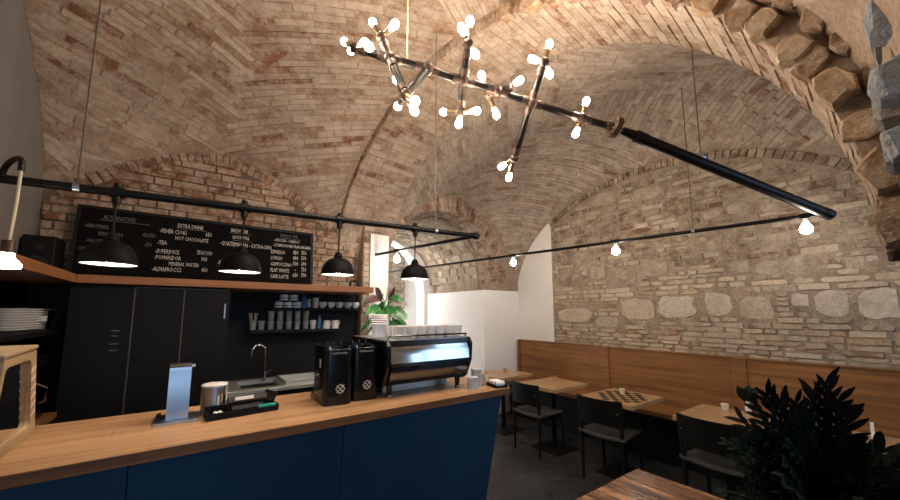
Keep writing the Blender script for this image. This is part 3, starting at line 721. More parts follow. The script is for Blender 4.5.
jug('clear glass jug between the blue bottle and the paper cup', (1.095, 4.28, 1.655), .8)
bottle('bright blue bottle among the glasses on the lower shelf', 1.22, 1.415, .16, .027, 'blue_plastic')
gl = thing('drinking_glass', 'clear drinking glass in the stacked row on the lower shelf', 'glass', (0, 0, 0), 0, 'glasses on the lower shelf')
MB().lathe([(.026, 0), (.035, .1), (.033, .1), (.024, .006), (0, .006)], (0, 0, 0), 14, cap=False).build('body', 'glassware', gl, True); MB().lathe([(.0345, .098), (.036, .1), (.0345, .102)], (0, 0, 0), 14, cap=False).build('rim', 'chrome', gl, True)
first = True
for x in (.62, .71, .8, .89, .98, 1.07):
    for z_ in (0, .104):
        if x == .62 and z_: continue
        c = gl if first else copy_tree(gl); first = False; set_loc(c, (x, 4.27, 1.415+z_)); c['label'] = '%s drinking glass, %s column from the straws on the lower shelf' % ('upper' if z_ else 'lower', ORD[round((x-.62)/.09)])
st = thing('straw_glass', 'glass of straws at the left end of the lower shelf', 'glass', (.54, 4.27, 1.415))
MB().lathe([(.03, 0), (.036, .1), (.034, .1), (.028, .006), (0, .006)], (0, 0, 0), 14, cap=False).build('body', 'glassware', st, True)
for k in range(6):
    a = k*1.05; MB().cyl((.01*math.cos(a), .01*math.sin(a), .01), (.04*math.cos(a), .03*math.sin(a), .18), .003, seg=6).build('straw', 'cream', st, True)
tag(MB().lathe([(.026, 0), (.034, .1), (.0, .101)], (1.15, 4.27, 1.415), 16).build('paper_cup', 'pink_paper', smooth=True), 'pinkish paper cup next to the bright blue bottle on the lower shelf', 'cup')
pm = thing('milk_jug', 'white milk jug at the right end of the lower shelf', 'jug', (0, 0, 0), 0, 'white milk jugs on the lower shelf')
MB().lathe([(.04, 0), (.044, .03), (.033, .08), (.037, .095), (.033, .095), (.028, .08), (.036, .02), (0, .01)], (0, 0, 0), 16, cap=False).build('body', 'ceramic', pm, True)
MB().tube([(.033, 0, .08), (.065, 0, .085), (.066, 0, .05), (.042, 0, .03)], .005, 6).build('handle', 'ceramic', pm, True)
set_loc(pm, (1.305, 4.27, 1.415), R(-60)); pm['label'] = 'white milk jug touching the bright blue bottle on the lower shelf'; q = copy_tree(pm); set_loc(q, (1.405, 4.27, 1.415), R(-60)); q['label'] = 'white milk jug at the right end of the lower shelf'
tag(MB().lathe([(.03, 0), (.03, .12), (.026, .125), (.0, .125)], (.85, 4.3, 1.886), 14).build('ledge_tin', 'cork', smooth=True), 'brown tin on the oak ledge hidden by the chalkboard edge', 'tin') if False else None
rk = thing('cable_bracket', 'dark metal hook bracket fixed at the right end of the oak ledge', 'bracket', (1.66, 4.2, 1.9))
MB().tube([(1.55, 4.2, 1.89), (1.56, 4.2, 1.98), (1.62, 4.2, 1.99), (1.66, 4.2, 1.93), (1.67, 4.2, 1.89)], .012, 8).build('hook', 'iron_black', rk, True, True)
MB().bx(1.5, 1.66, 4.15, 4.25, 1.886, 1.9).build('plate', 'iron_black', rk, world=True)

# white saucer stack and things on the left shelf --------------------
sau = tag(MB().lathe([(.04, 0), (.05, .003), (.085, .016), (.083, .019), (.05, .007), (0, .006)], (0, 0, 0), 22, cap=False).build('saucer', 'ceramic', smooth=True), 'white saucer in the tall stack on the left shelf', 'saucer', 'saucers stacked on the left shelf')
for s_, (x, y) in enumerate(((-.93, 3.5), (-.92, 3.72))):
    for k in range(9):
        o = sau if (s_ == 0 and k == 0) else sau.copy()
        if o is not sau: COL.objects.link(o)
        o.location = (x, y, 1.476+k*.0165); o['label'] = '%s white saucer from the bottom in the %s stack on the left shelf' % (ORD[k], ('nearer', 'farther')[s_])
gc = thing('glass_tumbler', 'glass tumbler with printed bands beside the saucers', 'glass', (-.9, 3.93, 1.476))
MB().lathe([(.035, 0), (.04, .14), (.037, .14), (.032, .006), (0, .006)], (0, 0, 0), 16, cap=False).build('body', 'glassware', gc, True); MB().lathe([(.0385, .06), (.0395, .1)], (0, 0, 0), 16, cap=False).build('printed_band', 'ceramic', gc, True)
mg = thing('wire_basket', 'bent wire rack beside the white saucers on the left shelf', 'rack', (-.9, 4.1, 1.476))
for k in range(3):
    y = -.05+.05*k; MB().tube([(-.06, y, .004), (-.06, y, .11), (.0, y, .15), (.06, y, .15), (.07, y, .1), (.03, y, .01)], .005, 6).build('wire', 'chrome', mg, True)
# dark coffee brewer on the side counter
cb = thing('coffee_brewer', 'dark filter coffee brewer on the side counter in the corner', 'coffee maker', (-.92, 3.55, .9))
MB().rbox((0, 0, .03), (.3, .3, .06), .03).build('base', 'black_gloss', cb, bevel=.004); MB().rbox((-.09, 0, .2), (.1, .26, .3), .02).build('tower', 'black_gloss', cb, bevel=.004)
MB().rbox((0, 0, .38), (.3, .28, .08), .03).build('head', 'black_gloss', cb, bevel=.004); MB().lathe([(.05, .06), (.085, .1), (.085, .16), (.05, .24), (.055, .27)], (.05, 0, 0), 18).build('carafe', 'dark_chrome', cb, True)
cf_ = [q for q in cb.children if q.name.startswith('carafe')][0]
MB().tube([(.13, 0, .1), (.18, 0, .12), (.18, 0, .2), (.12, 0, .24)], .009, 6).build('carafe_handle', 'chrome', cf_, True)
pt = thing('kettle', 'steel gooseneck kettle beside the dark coffee brewer', 'kettle', (-.86, 3.05, .9))
MB().lathe([(.08, 0), (.085, .02), (.06, .15), (.05, .16), (.0, .175)], (0, 0, 0), 20).build('body', 'dark_chrome', pt, True)
MB().tube([(.06, 0, .03), (.12, 0, .05), (.11, 0, .13), (.16, 0, .17)], .008, 8).build('spout', 'dark_chrome', pt, True); MB().tube([(-.05, 0, .15), (-.13, 0, .17), (-.14, 0, .06)], .009, 8).build('handle', 'black_gloss', pt, True); MB().sph((0, 0, .185), .013).build('lid_knob', 'black_gloss', pt, True)

# ================================================================ THINGS ON THE BAR
# glazed pastry case at the left
pcs = thing('pastry_case', 'wood-framed glass pastry case at the left end of the bar', 'display case', (-.75, 2.28, CT))
x1 = -.545; prof = None
def panel_x(x0_, x1_, poly, name, mat, bev=0):
    n_ = len(poly); V = [(x, y, z_) for x in (x0_, x1_) for y, z_ in poly]
    MB().add(V, [tuple(range(n_)), tuple(range(2*n_-1, n_-1, -1))]+[(i, n_+i, n_+(i+1) % n_, (i+1) % n_) for i in range(n_)]).build(name, mat, pcs, world=True, bevel=bev)
def strip(p, q, wd, xa_, xb_, name='frame_bar'):
    p, q = Vector((0, *p)), Vector((0, *q)); d = (q-p).normalized(); m = Vector((0, -d.z, d.y))*wd
    panel_x(xa_, xb_, [((p)[1], p[2]), (q[1], q[2]), ((q+m)[1], (q+m)[2]), ((p+m)[1], (p+m)[2])], name, 'case_wood', .004)
xi = x1-.03
OUT = [(2.0, CT+.001), (2.52, CT+.001), (2.40, 1.435), (2.06, 1.425)]; INN = [(2.04, CT+.045), (2.445, CT+.045), (2.35, 1.4), (2.085, 1.392)]
inner, own = [], []
for i, (cy, cz) in enumerate(INN):
    py, pz = INN[i-1]; ny, nz = INN[(i+1) % 4]
    d0 = Vector((py-cy, pz-cz)).normalized()*.035; d1 = Vector((ny-cy, nz-cz)).normalized()*.035
    for k in range(6):
        t_ = k/5; q_ = Vector((cy, cz)); p_ = (q_+d0)*(1-t_)**2+q_*2*t_*(1-t_)+(q_+d1)*t_**2; inner.append((p_.x, p_.y)); own.append(i)
for xa_, xb_ in ((xi, x1), (-1.03, -1.0)):
    V = [(x, y, z_) for x in (xa_, xb_) for y, z_ in OUT+inner]; n_ = 4+len(inner); F = []
    for base in (0, n_):
        for i in range(len(inner)):
            j = (i+1) % len(inner); a_, b_ = own[i], own[j]
            f_ = [base+a_, base+4+i, base+4+j] if a_ == b_ else [base+a_, base+4+i, base+4+j, base+b_]
            F.append(tuple(f_) if base == 0 else tuple(reversed(f_)))
    F += [(i, (i+1) % 4, n_+(i+1) % 4, n_+i) for i in range(4)]
    m_ = len(inner); F += [(4+(i+1) % m_, 4+i, n_+4+i, n_+4+(i+1) % m_) for i in range(m_)]
    MB().add(V, F).build('side_frame', 'case_wood', pcs, world=True)
for k in range(6):
    z_ = 1.14+.04*k; e0 = 2.52-.316*(z_-CT); ya, yb = e0-.064, e0-.014
    V = [(x, y, z_+dz+sl) for dz in (0, .005) for x, y, sl in ((x1, ya, 0), (x1+.0015, ya, 0), (x1+.0015, yb, .02), (x1, yb, .02))]
    MB().add(V, [(0, 1, 2, 3), (7, 6, 5, 4), (0, 4, 5, 1), (1, 5, 6, 2), (2, 6, 7, 3), (3, 7, 4, 0)]).build('vent_slot', 'cream', pcs, world=True)
V = [(-1.03, 2.05, 1.425), (x1+.003, 2.05, 1.425), (x1+.003, 2.41, 1.44), (-1.03, 2.41, 1.44)]
MB().add(V+[(a, b, c+.018) for a, b, c in V], [(0, 3, 2, 1), (4, 5, 6, 7), (0, 1, 5, 4), (1, 2, 6, 5), (2, 3, 7, 6), (3, 0, 4, 7)]).build('top', 'case_wood', pcs, world=True, bevel=.006)
panel_x(xi+.01, xi+.014, [(2.05, CT+.03), (2.45, CT+.03), (2.34, 1.42), (2.07, 1.42)], 'glass_pane', 'glass')
MB().bx(-.999, xi, 2.07, 2.44, CT+.001, CT+.02).build('shelf', 'black_paint', pcs, world=True)
panel_x(-.995, -.605, [(2.05, CT+.02), (2.47, CT+.02), (2.37, 1.42), (2.07, 1.42)], 'inner_box', 'black_paint')
for k, y in enumerate((2.12, 2.17, 2.22, 2.28, 2.33)):
    MB().bx(-.604, -.592, y, y+.028, CT+.03, 1.40).build('rack_bar', 'felt_grey' if k % 2 else 'wire_grey', pcs, world=True)
for k in range(9): MB().box((-.598, 2.107, 1.1+.032*k), (.006, .012, .012)).build('rack_pin', 'steel', pcs, world=True)

# bent steel tap tower
tp = thing('tap_tower', 'bent brushed-steel tap tower on a steel drip plate', 'tap', (-.02, 2.38, CT))
MB().rbox((.0, 0, .006), (.19, .17, .012), .006).build('drip_plate', 'steel', tp, bevel=.002)
MB().bx(-.085, -.065, -.05, .07, .012, .03).build('side_clip', 'iron', tp)
cs = [(-.01, .012), (.0, .2), (.004, .25)]+[(.03-.026*math.cos(R(a)), .262+.026*math.sin(R(a))) for a in range(0, 181, 20)]+[(.058, .235)]
V = []
for (y, z_) in cs: V += [(-.045, y-.03, z_), (.047, y-.03, z_)]
for (y, z_) in cs: V += [(-.045, y-.024, z_-.002), (.047, y-.024, z_-.002)]
n_ = len(cs); F = [(2*i, 2*i+1, 2*i+3, 2*i+2) for i in range(n_-1)]+[(2*n_+2*i+2, 2*n_+2*i+3, 2*n_+2*i+1, 2*n_+2*i) for i in range(n_-1)]
F += [(2*i+2, 2*n_+2*i+2, 2*n_+2*i, 2*i) for i in range(n_-1)]+[(2*i+1, 2*n_+2*i+1, 2*n_+2*i+3, 2*i+3) for i in range(n_-1)]
MB().add(V, F).build('bent_sheet', 'tap_steel', tp, True); MB().bx(-.04, .042, .0, .05, .012, .24).build('back_case', 'steel', tp, bevel=.004)
MB().cyl((.047, .0, .27), (.062, .0, .272), .01, .01, 12).build('knob', 'chrome', tp, True); MB().cyl((-.04, .02, .02), (-.07, -.01, .02), .012, .012).build('valve', 'iron', tp, True)
can = thing('steel_canister', 'ribbed steel canister with white lid beside the tap tower', 'canister', (.14, 2.43, CT))
MB().lathe([(.062, 0), (.064, .006)]+[(.062+.0015*(k % 2), .008+.011*k) for k in range(12)]+[(.062, .148)], (0, 0, 0), 28).build('body', 'steel', can, True)
MB().lathe([(.064, .146), (.064, .154), (.058, .157), (0, .158)], (0, 0, 0), 28, cap=False).build('lid', 'ceramic', can, True)
for k in range(5):
    a = R(-75+14*k); p = Vector((.066*math.cos(a), .066*math.sin(a), .075+.008*(k % 2)))
    MB().box(p, (.003, .009, .05), Matrix.Rotation(a, 3, 'Z')).build('printed_mark', ('ceramic', 'cork', 'black_paint')[k % 3], can)
tr = thing('till_tray', 'black organiser tray with cards and labels on the bar', 'tray', (.27, 2.31, CT), R(6))
MB().bx(-.17, .17, -.055, .06, 0, .012).build('base', 'black_paint', tr, bevel=.002)
for a in ((-.17, .17, -.055, -.048, .012, .035), (-.17, .17, .053, .06, .012, .05), (-.17, -.163, -.048, .053, .012, .035), (.163, .17, -.048, .053, .012, .035)): MB().bx(*a).build('rim', 'black_paint', tr)
MB().box((.02, .01, .075), (.19, .06, .035), Matrix.Rotation(R(-25), 3, 'X')).build('card_box', 'felt_grey', tr, bevel=.004); MB().box((-.0, -.022, .088), (.09, .003, .018), Matrix.Rotation(R(-25), 3, 'X')).build('price_label', 'ceramic', tr)
MB().box((.02, .02, .035), (.2, .05, .045)).build('box_base', 'black_paint', tr); MB().box((.02, -.012, .04), (.15, .004, .022)).build('printed_strip', 'chalk_dim', tr)
MB().box((.11, -.046, .036), (.09, .02, .014)).build('packet', 'teal', tr, bevel=.003); MB().box((.14, .02, .07), (.06, .05, .06), Matrix.Rotation(.4, 3, 'Y')).build('holder', 'black_gloss', tr, bevel=.006)
for k in range(4): MB().sph((-.13+.02*(k % 2), -.035+.018*(k//2), .028), .011).build('bottle_cap', 'ceramic', tr, True)

# two coffee grinders
def emblem(t, x, y, z_, s, mat):   # open lattice diamond mark of crossing thin bars
    for k in range(3):
        o = (k-1)*s*.32; lng = s*(1.0 if k == 1 else .62)
        for sg in (1, -1): MB().box((x+o*.7*sg, y, z_+o*.7), (lng, .0015, s*.07), Matrix.Rotation(R(45)*sg, 3, 'Y')).build('emblem', mat, t)
gr = thing('coffee_grinder', 'black coffee grinder with pale cross emblem, nearest the tap tower', 'grinder', (0, 0, 0), 0, 'coffee grinders')
MB().rbox((0, .02, .165), (.175, .28, .33), .035, seg=5).build('body', 'black_gloss', gr, True, bevel=.004)
MB().rbox((0, .03, .338), (.18, .29, .016), .035, seg=5).build('top_plate', 'dark_chrome', gr, True)
MB().rbox((-.0, .12, .02), (.18, .22, .04), .03).build('foot', 'black_gloss', gr, bevel=.004)
MB().bx(-.045, .045, -.1225, -.1195, .3, .312).build('brand_plate', 'chalk_dim', gr); emblem(gr, .01, -.1215, .095, .062, 'chalk')
for sg in (1, -1): MB().box((-.0885, -.02, .24), (.0015, .055, .01), Matrix.Rotation(R(60)*sg, 3, 'X')).build('side_mark', 'cream', gr)
mb = MB()
for k in range(3):
    q = MB().cyl((-.045+.045*k, .03, .346), (-.045+.045*k, .03, .366), .015, .013, 12).build('dial', 'black_gloss', gr, True)
MB().cyl((-.085, .06, .16), (-.1, .06, .16), .014, .014).build('side_knob', 'chrome', gr, True)
set_loc(gr, (.757, 2.29, CT), R(-3)); g2 = copy_tree(gr); set_loc(g2, (.938, 2.315, CT), R(-3)); g2['label'] = 'black coffee grinder with pale cross emblem, beside the espresso machine'

# espresso machine: the customers see its curved back panel
em = thing('espresso_machine', 'wide espresso machine with mirror-polished curved back panel on the bar', 'espresso machine', (1.37, 2.38, CT))
X0, X1_ = 1.06, 1.70
side = [(2.16, 1.13), (2.2, 1.11), (2.72, 1.11), (2.78, 1.16), (2.72, 1.42), (2.12, 1.42), (2.09, 1.38), (2.10, 1.25)]
def em_side(xa_, xb_):
    n_ = len(side); V = [(x, y, z_) for x in (xa_, xb_) for y, z_ in side]
    MB().add(V, [tuple(range(n_)), tuple(range(2*n_-1, n_-1, -1))]+[(i, n_+i, n_+(i+1) % n_, (i+1) % n_) for i in range(n_)]).build('side_panel', 'black_gloss', em, world=True, bevel=.006)
em_side(X0-.03, X0-.002); em_side(X1_+.002, X1_+.03)
def sweep(prof, name, mat, th=.01):
    V = []; n_ = len(prof)
    for x in (X0, X1_):
        V += [(x, y, z_) for y, z_ in prof]+[(x, y+th, z_) for y, z_ in prof]
    F = [(i, i+1, 2*n_+i+1, 2*n_+i) for i in range(n_-1)]+[(n_+i+1, n_+i, 3*n_+i, 3*n_+i+1) for i in range(n_-1)]
    MB().add(V, F+[(0, 2*n_, 3*n_, n_), (n_-1, 2*n_-1, 4*n_-1, 3*n_-1)]).build(name, mat, em, True, True)
sweep([(2.110, 1.378), (2.1035, 1.345), (2.0985, 1.31), (2.0945, 1.272)], 'back_panel_upper', 'chrome')
sweep([(2.095, 1.268), (2.10, 1.22), (2.12, 1.17), (2.165, 1.135)], 'back_panel_lower', 'dark_chrome')
sweep([(2.118, 1.415), (2.112, 1.38)], 'vent_strip', 'black_gloss')
MB().bx(X0, X1_, 2.15, 2.74, 1.13, 1.4).build('body', 'black_gloss', em, world=True)
MB().bx(X0-.02, X1_+.02, 2.13, 2.72, 1.405, 1.422).build('cup_tray', 'steel', em, world=True, bevel=.003)
MB().tube([(X0, 2.15, 1.425), (X0, 2.13, 1.445), (X1_, 2.13, 1.445), (X1_, 2.15, 1.425)], .006, 8).build('cup_rail', 'dark_chrome', em, True, True)
for x in (X0+.03, X1_-.05):
    for y in (2.18, 2.6):
        f = MB().cyl((x, y, CT+.012), (x, y, 1.13), .016, .022).build('leg', 'black_gloss', em, True, True); MB().lathe([(.02, 0), (.024, .006), (.018, .014)], (x, y, CT+.0005), 14).build('foot', 'chrome', f, True, True)
        f.matrix_parent_inverse = Matrix.Translation(-Vector(em.location))
for x in (1.2, 1.34):
    MB().cyl((x, 2.3, 1.13), (x, 2.3, CT+.06), .028, .022, 14).build('group_head', 'black_gloss', em, True, True)
MB().bx(1.1, 1.64, 2.3, 2.75, CT+.004, CT+.05).build('drip_tray', 'steel', em, world=True)
for o in em.children:
    for q in o.children: q.matrix_parent_inverse = Matrix.Identity(4)
# saucer-topped cups on the machine
pc2 = cup_proto('espresso_cup', 'white cup in the rows on top of the espresso machine', .039, .082, 'white cups on the espresso machine', handle=False)
first = True
for j in range(3):
    for k in range(7):
        c = pc2 if first else copy_tree(pc2); first = False; set_loc(c, (1.22+.08*k-.02, 2.22+.085*j, 1.4225)); c['label'] = '%s white cup from the left in the %s row on the espresso machine' % (ORD[k], ('front', 'middle', 'back')[j])
pt_ = thing('paper_cup_stack', 'tall stack of large white paper cups behind the espresso machine', 'cup stack', (1.16, 2.5, 1.4225))
for k in range(5): MB().lathe([(.05, 0), (.062, .09), (.066, .094), (.062, .1), (0, .1)], (0, 0, .016*k), 22, cap=True).build('cup', 'pink_paper' if k % 2 else 'paper', pt_, True)
# cups at the right end of the bar
for (x, y, h, lab) in ((1.70, 2.06, .085, 'short white paper cup stack at the foot of the espresso machine'), (1.79, 2.12, .13, 'tall white paper cup stack right of the espresso machine')):
    t_ = thing('paper_cup_stack', lab, 'cup stack', (x, y, CT))
    n_ = max(3, int(h/.025))
    for k in range(n_): MB().lathe([(.036, 0), (.041, h*.55), (.043, h*.57), (.04, h*.58), (0, h*.58)], (0, 0, h*.42*k/(n_-1)), 18).build('cup', 'towel', t_, True)
for (x, y, lab, m) in ((1.86, 2.2, 'brown paper sugar cup near the bar end', 'cork'), (1.9, 2.14, 'cream paper cup near the bar end', 'cream')):
    t_ = thing('sugar_cup', lab, 'cup', (x, y, CT)); MB().lathe([(.022, 0), (.028, .075), (.026, .075), (.02, .01), (0, .01)], (0, 0, 0), 16, cap=False).build('wall', m, t_, True)
    for k in range(3): MB().cyl((.005*k, 0, .02), (.012*k-.01, .005, .11-.01*k), .003, seg=6).build('stirrer', 'cork' if m != 'cork' else 'cream', t_, True)
np_ = thing('napkin_tray', 'small black tray of rolled white napkins at the bar end', 'tray', (1.9, 2.02, CT), R(-12))
MB().bx(-.045, .045, -.07, .07, 0, .008).build('base', 'black_paint', np_)
for s_ in (-1, 1): MB().bx(s_*.045-.003, s_*.045+.003, -.07, .07, 0, .025).build('wall', 'black_paint', np_)
for k in range(3): MB().cyl((-.036, -.042+.042*k, .028), (.036, -.042+.042*k, .028), .019, .019, 12).build('napkin_roll', 'ceramic', np_, True)

# monstera in a white vase
def leaf_blade(mb, base, direction, up, L, W, cuts=0, bend=.25, seg=8):
    d = Vector(direction).normalized(); up = Vector(up); side = d.cross(up).normalized(); nrm = side.cross(d).normalized(); V = []; F = []
    for i in range(seg+1):
        t_ = i/seg; wd = W*math.sin(math.pi*(t_*.92+.06))**.75*(1-.25*t_)
        if cuts and i % 2 == 1 and 0 < i < seg: wd *= .3
        c = Vector(base)+d*L*t_-Vector((0, 0, 1))*bend*L*t_*t_
        for s_, q in ((-1, .12), (0, 0), (1, .12)): V.append(c+side*wd*s_+nrm*(wd*q)); 
    n0 = len(V)
    V += [v-nrm*.0015 for v in V]
    for i in range(seg):
        for j in range(2):
            a = i*3+j; F.append((a, a+1, a+4, a+3)); F.append((n0+a, n0+a+3, n0+a+4, n0+a+1))
        F.append((i*3, i*3+3, n0+i*3+3, n0+i*3)); F.append((i*3+2, n0+i*3+2, n0+i*3+5, i*3+5))
    return mb.add(V, F)
mp = thing('monstera_bouquet', 'green monstera leaves in a white vase behind the espresso machine', 'plant', (1.3, 2.82, .9))
mp.location = (1.28, 2.65, 1.4225)
MB().lathe([(.045, 0), (.055, .02), (.06, .1), (.05, .15), (.055, .16), (.05, .16), (.045, .15), (0, .14)], (0, 0, 0), 22, cap=False).build('vase', 'ceramic', mp, True)
pr_ = random.Random(3)
for k in range(30):
    a = R(360*k/13+pr_.uniform(-12, 12)); el = pr_.uniform(-.35, 1.0); tip = Vector((math.cos(a)*.07, math.sin(a)*.06, .16+.15*el))
    st_ = MB().tube([(0, 0, .12), (tip.x*.5, tip.y*.5, .12+tip.z*.5), tip], .004, 6).build('stem', 'leaf_green', mp, True)
    lf = MB(); leaf_blade(lf, tip, (math.cos(a), math.sin(a)*.8, .55*el-.25), (-.6+pr_.uniform(-.4, .4), -.8, .7), pr_.uniform(.1, .15), pr_.uniform(.042, .058), 1, .55, 16); lf.build('leaf', 'leaf_purple' if el > .8 and k % 2 else 'leaf_green', mp)
for k in range(6):
    a = pr_.uniform(0, 6.28); lf = MB(); leaf_blade(lf, (math.cos(a)*.04, math.sin(a)*.04, .28), (math.cos(a)*.4, math.sin(a)*.4, 1), (math.cos(a+1.5), math.sin(a+1.5), 0), .12, .022, 0, .05); lf.build('leaf', 'leaf_purple', mp)

# ================================================================ PIPES, PENDANTS AND BULBS
pb = thing('pipe_rail', 'black iron pipe rail hanging over the bar', 'pipe', (.5, 2.5, 2.2))
PR = .021
A0, A1, A2 = Vector((XL+.005, 2.5, 2.205)), Vector((2.11, 2.5, 2.312)), Vector((1.9, 4.28, 2.35))
MB().cyl(A0, A1, PR, seg=14).build('long_pipe', 'iron_black', pb, True, True); MB().cyl(A1, A2, PR*.8, seg=14).build('return_pipe', 'iron_black', pb, True, True)
MB().sph(A1, .034).cyl(A1-Vector((.05, 0, 0)), A1+Vector((.03, 0, 0)), .028).build('elbow', 'iron_black', pb, True, True); MB().cyl(A2, A2+Vector((0, .03, 0)), .05, .05, 16).build('wall_flange', 'iron_black', pb, True, True)
def on_rail(x): return A0.lerp(A1, (x-A0.x)/(A1.x-A0.x))
for x in (-.355, .23, .83, 1.46):
    p = on_rail(x); MB().cyl(p-Vector((.03, 0, 0)), p+Vector((.03, 0, 0)), .029).cyl(p+Vector((0, 0, .02)), p+Vector((0, 0, .045)), .018).cyl(p-Vector((0, 0, .055)), p-Vector((0, 0, .0)), .02).cyl(p-Vector((0, 0, .07)), p-Vector((0, 0, .055)), .014).build('tee_fitting', 'iron_black', pb, True, True)
for x in (-.505, 1.66):
    p = on_rail(x); MB().cyl(p-Vector((.012, 0, 0)), p+Vector((.012, 0, 0)), .026).build('clamp', 'steel', pb, True, True)
    MB().cyl(p, (p.x, p.y, z1(min(p.x, 1.85), p.y)+.01), .004, seg=6).build('hanger_rod', 'wire_grey', pb, True, True)
pd = thing('pendant_lamp', 'pendant', 'lamp', (0, 0, 0), 0, 'black dome pendants over the bar')   # origin at the rim centre
Rp = .115
MB().lathe([(Rp, 0), (Rp*1.0, .012), (Rp*.97, .035), (Rp*.85, .075), (Rp*.62, .105), (Rp*.3, .122), (.02, .128), (.018, .12), (Rp*.3, .115), (Rp*.6, .098), (Rp*.83, .07), (Rp*.95, .033), (Rp*.975, .002)], (0, 0, 0), 32, cap=False).build('shade', 'shade_black', pd, True)
MB().lathe([(Rp*.955, .004), (Rp*.93, .033), (Rp*.81, .068), (Rp*.58, .095), (Rp*.25, .112)], (0, 0, 0), 32, cap=False).build('reflector', 'ceramic', pd, True)
MB().lathe([(.03, .115), (.032, .13), (.02, .16), (.012, .165)], (0, 0, 0), 16).build('cap', 'shade_black', pd, True)
so_ = MB().lathe([(.018, .07), (.018, .125)], (0, 0, 0), 12).build('socket', 'ceramic', pd, True)
MB().sph((0, 0, .045), .036, 14, 8, (1, 1, 1)).build('bulb', 'bulb_pendant', so_, True)
PX = [(-.355, 1.845, 'black dome pendant hanging in front of the left part of the chalkboard'), (.23, 1.845, 'black dome pendant hanging in front of the middle of the chalkboard'),
      (.83, 1.865, 'black dome pendant just right of the chalkboard edge'), (1.46, 1.87, 'black dome pendant against the bright passage, at the rail end')]
for k, (x, z_, lab) in enumerate(PX):
    c = pd if k == 0 else copy_tree(pd); set_loc(c, (x, 2.5, z_)); c['label'] = lab
    p = on_rail(x); MB().cyl((0, 0, .16), (0, 0, p.z-.07-z_+.005), .005, seg=8).build('cord', 'iron_black', c, True)

# reflector bulb on a white cord, far left
lb = thing('cord_bulb', 'bare reflector bulb on a pale cord from a bent pipe', 'lamp', (-.61, 2.25, 1.79))
hk = [Vector((-.74, 2.47, 2.22)).lerp(Vector((-.625, 2.25, 2.22)), (1-math.cos(R(a)))/2)+Vector((0, 0, .055*math.sin(R(a))**.7 if 0 < a < 180 else 0)) for a in range(0, 181, 15)]+[Vector((-.625, 2.25, 2.2))]
MB().tube(hk, .011, 8).build('bent_pipe', 'iron_black', lb, True, True); MB().tube([(-.625, 2.25, 2.215), (-.625, 2.25, 2.05), (-.63, 2.25, 1.89)], .006, 8).build('cord', 'cord_white', lb, True, True)
MB().lathe([(.012, .09), (.02, .085), (.02, .055), (.024, .05), (.024, .035)], (-.63, 2.25, 1.81), 16).build('socket', 'bronze', lb, True, True)
MB().lathe([(.02, .04), (.024, .015), (.045, -.012), (.043, -.026), (0, -.032)], (-.63, 2.25, 1.81), 18, cap=False).build('bulb', 'bulb_cool', lb, True, True)

# bulb rail above the bench tables
BR = [at(822, 214, 'Z', 2.37), at(375, 274, 'Z', 2.40)]
br = thing('bulb_rail', 'long thin iron pipe with hanging bulbs over the bench tables', 'pipe', (3.5, 3, 2.37))
MB().cyl(BR[0], BR[1], .017, seg=12).build('pipe', 'iron_black', br, True, True)
dirr = (BR[1]-BR[0]).normalized()
MB().tube([BR[1], BR[1]+Vector((-.12, .0, .12)), BR[1]+Vector((-.42, 0, .12))], .016, 8).build('end_bracket', 'iron_black', br, True, True)
MB().cyl(BR[1]+Vector((-.12, 0, .14)), BR[1]+Vector((-.12, 0, -.3)), .014).build('drop_pipe', 'iron_black', br, True, True)
def rail_pt(px_):
    best = min((abs(project(BR[0].lerp(BR[1], k/400))[0]-px_), k) for k in range(401)); return BR[0].lerp(BR[1], best[1]/400)
bl = thing('rail_bulb', 'bulb', 'lamp', (0, 0, 0), 0, 'bulbs on the bench rail')   # origin at the pipe centre
MB().box((0, 0, 0), (.05, .075, .04)).build('junction', 'iron_black', bl, bevel=.004); MB().cyl((0, 0, -.018), (0, 0, -.055), .018, .02, 14).build('socket', 'ceramic', bl, True)
MB().lathe([(.017, -.05), (.02, -.06), (.034, -.082), (.04, -.105), (.034, -.13), (.015, -.143), (0, -.145)], (0, 0, 0), 16, cap=False).build('glass', 'bulb_pipe', bl, True)
az = math.atan2(dirr.x, dirr.y)
for k, (px_, lab) in enumerate(((804, 'bare bulb at the corner where rail and heavy pipe meet'), (616, 'bare bulb on the rail against the middle of the stone wall'), (513, 'bare bulb on the rail in front of the brick arch, left of the white corner'), (404, 'farthest bare bulb on the bench rail, in the passage'))):
    c = bl if k == 0 else copy_tree(bl); set_loc(c, rail_pt(px_), -az); c['label'] = lab
c = copy_tree(bl); q = A1.lerp(A2, .72); set_loc(c, q); c['label'] = 'bare bulb on the return pipe of the bar rail'; c['group'] = 'bulbs on the bench rail'
q = rail_pt(694); MB().cyl(q, (q.x, q.y, z2(q.x, q.y)+.01), .004, seg=6).build('hanger_rod', 'wire_grey', br, True, True); MB().cyl(q-dirr*.012, q+dirr*.012, .022).build('clamp', 'steel', br, True, True)

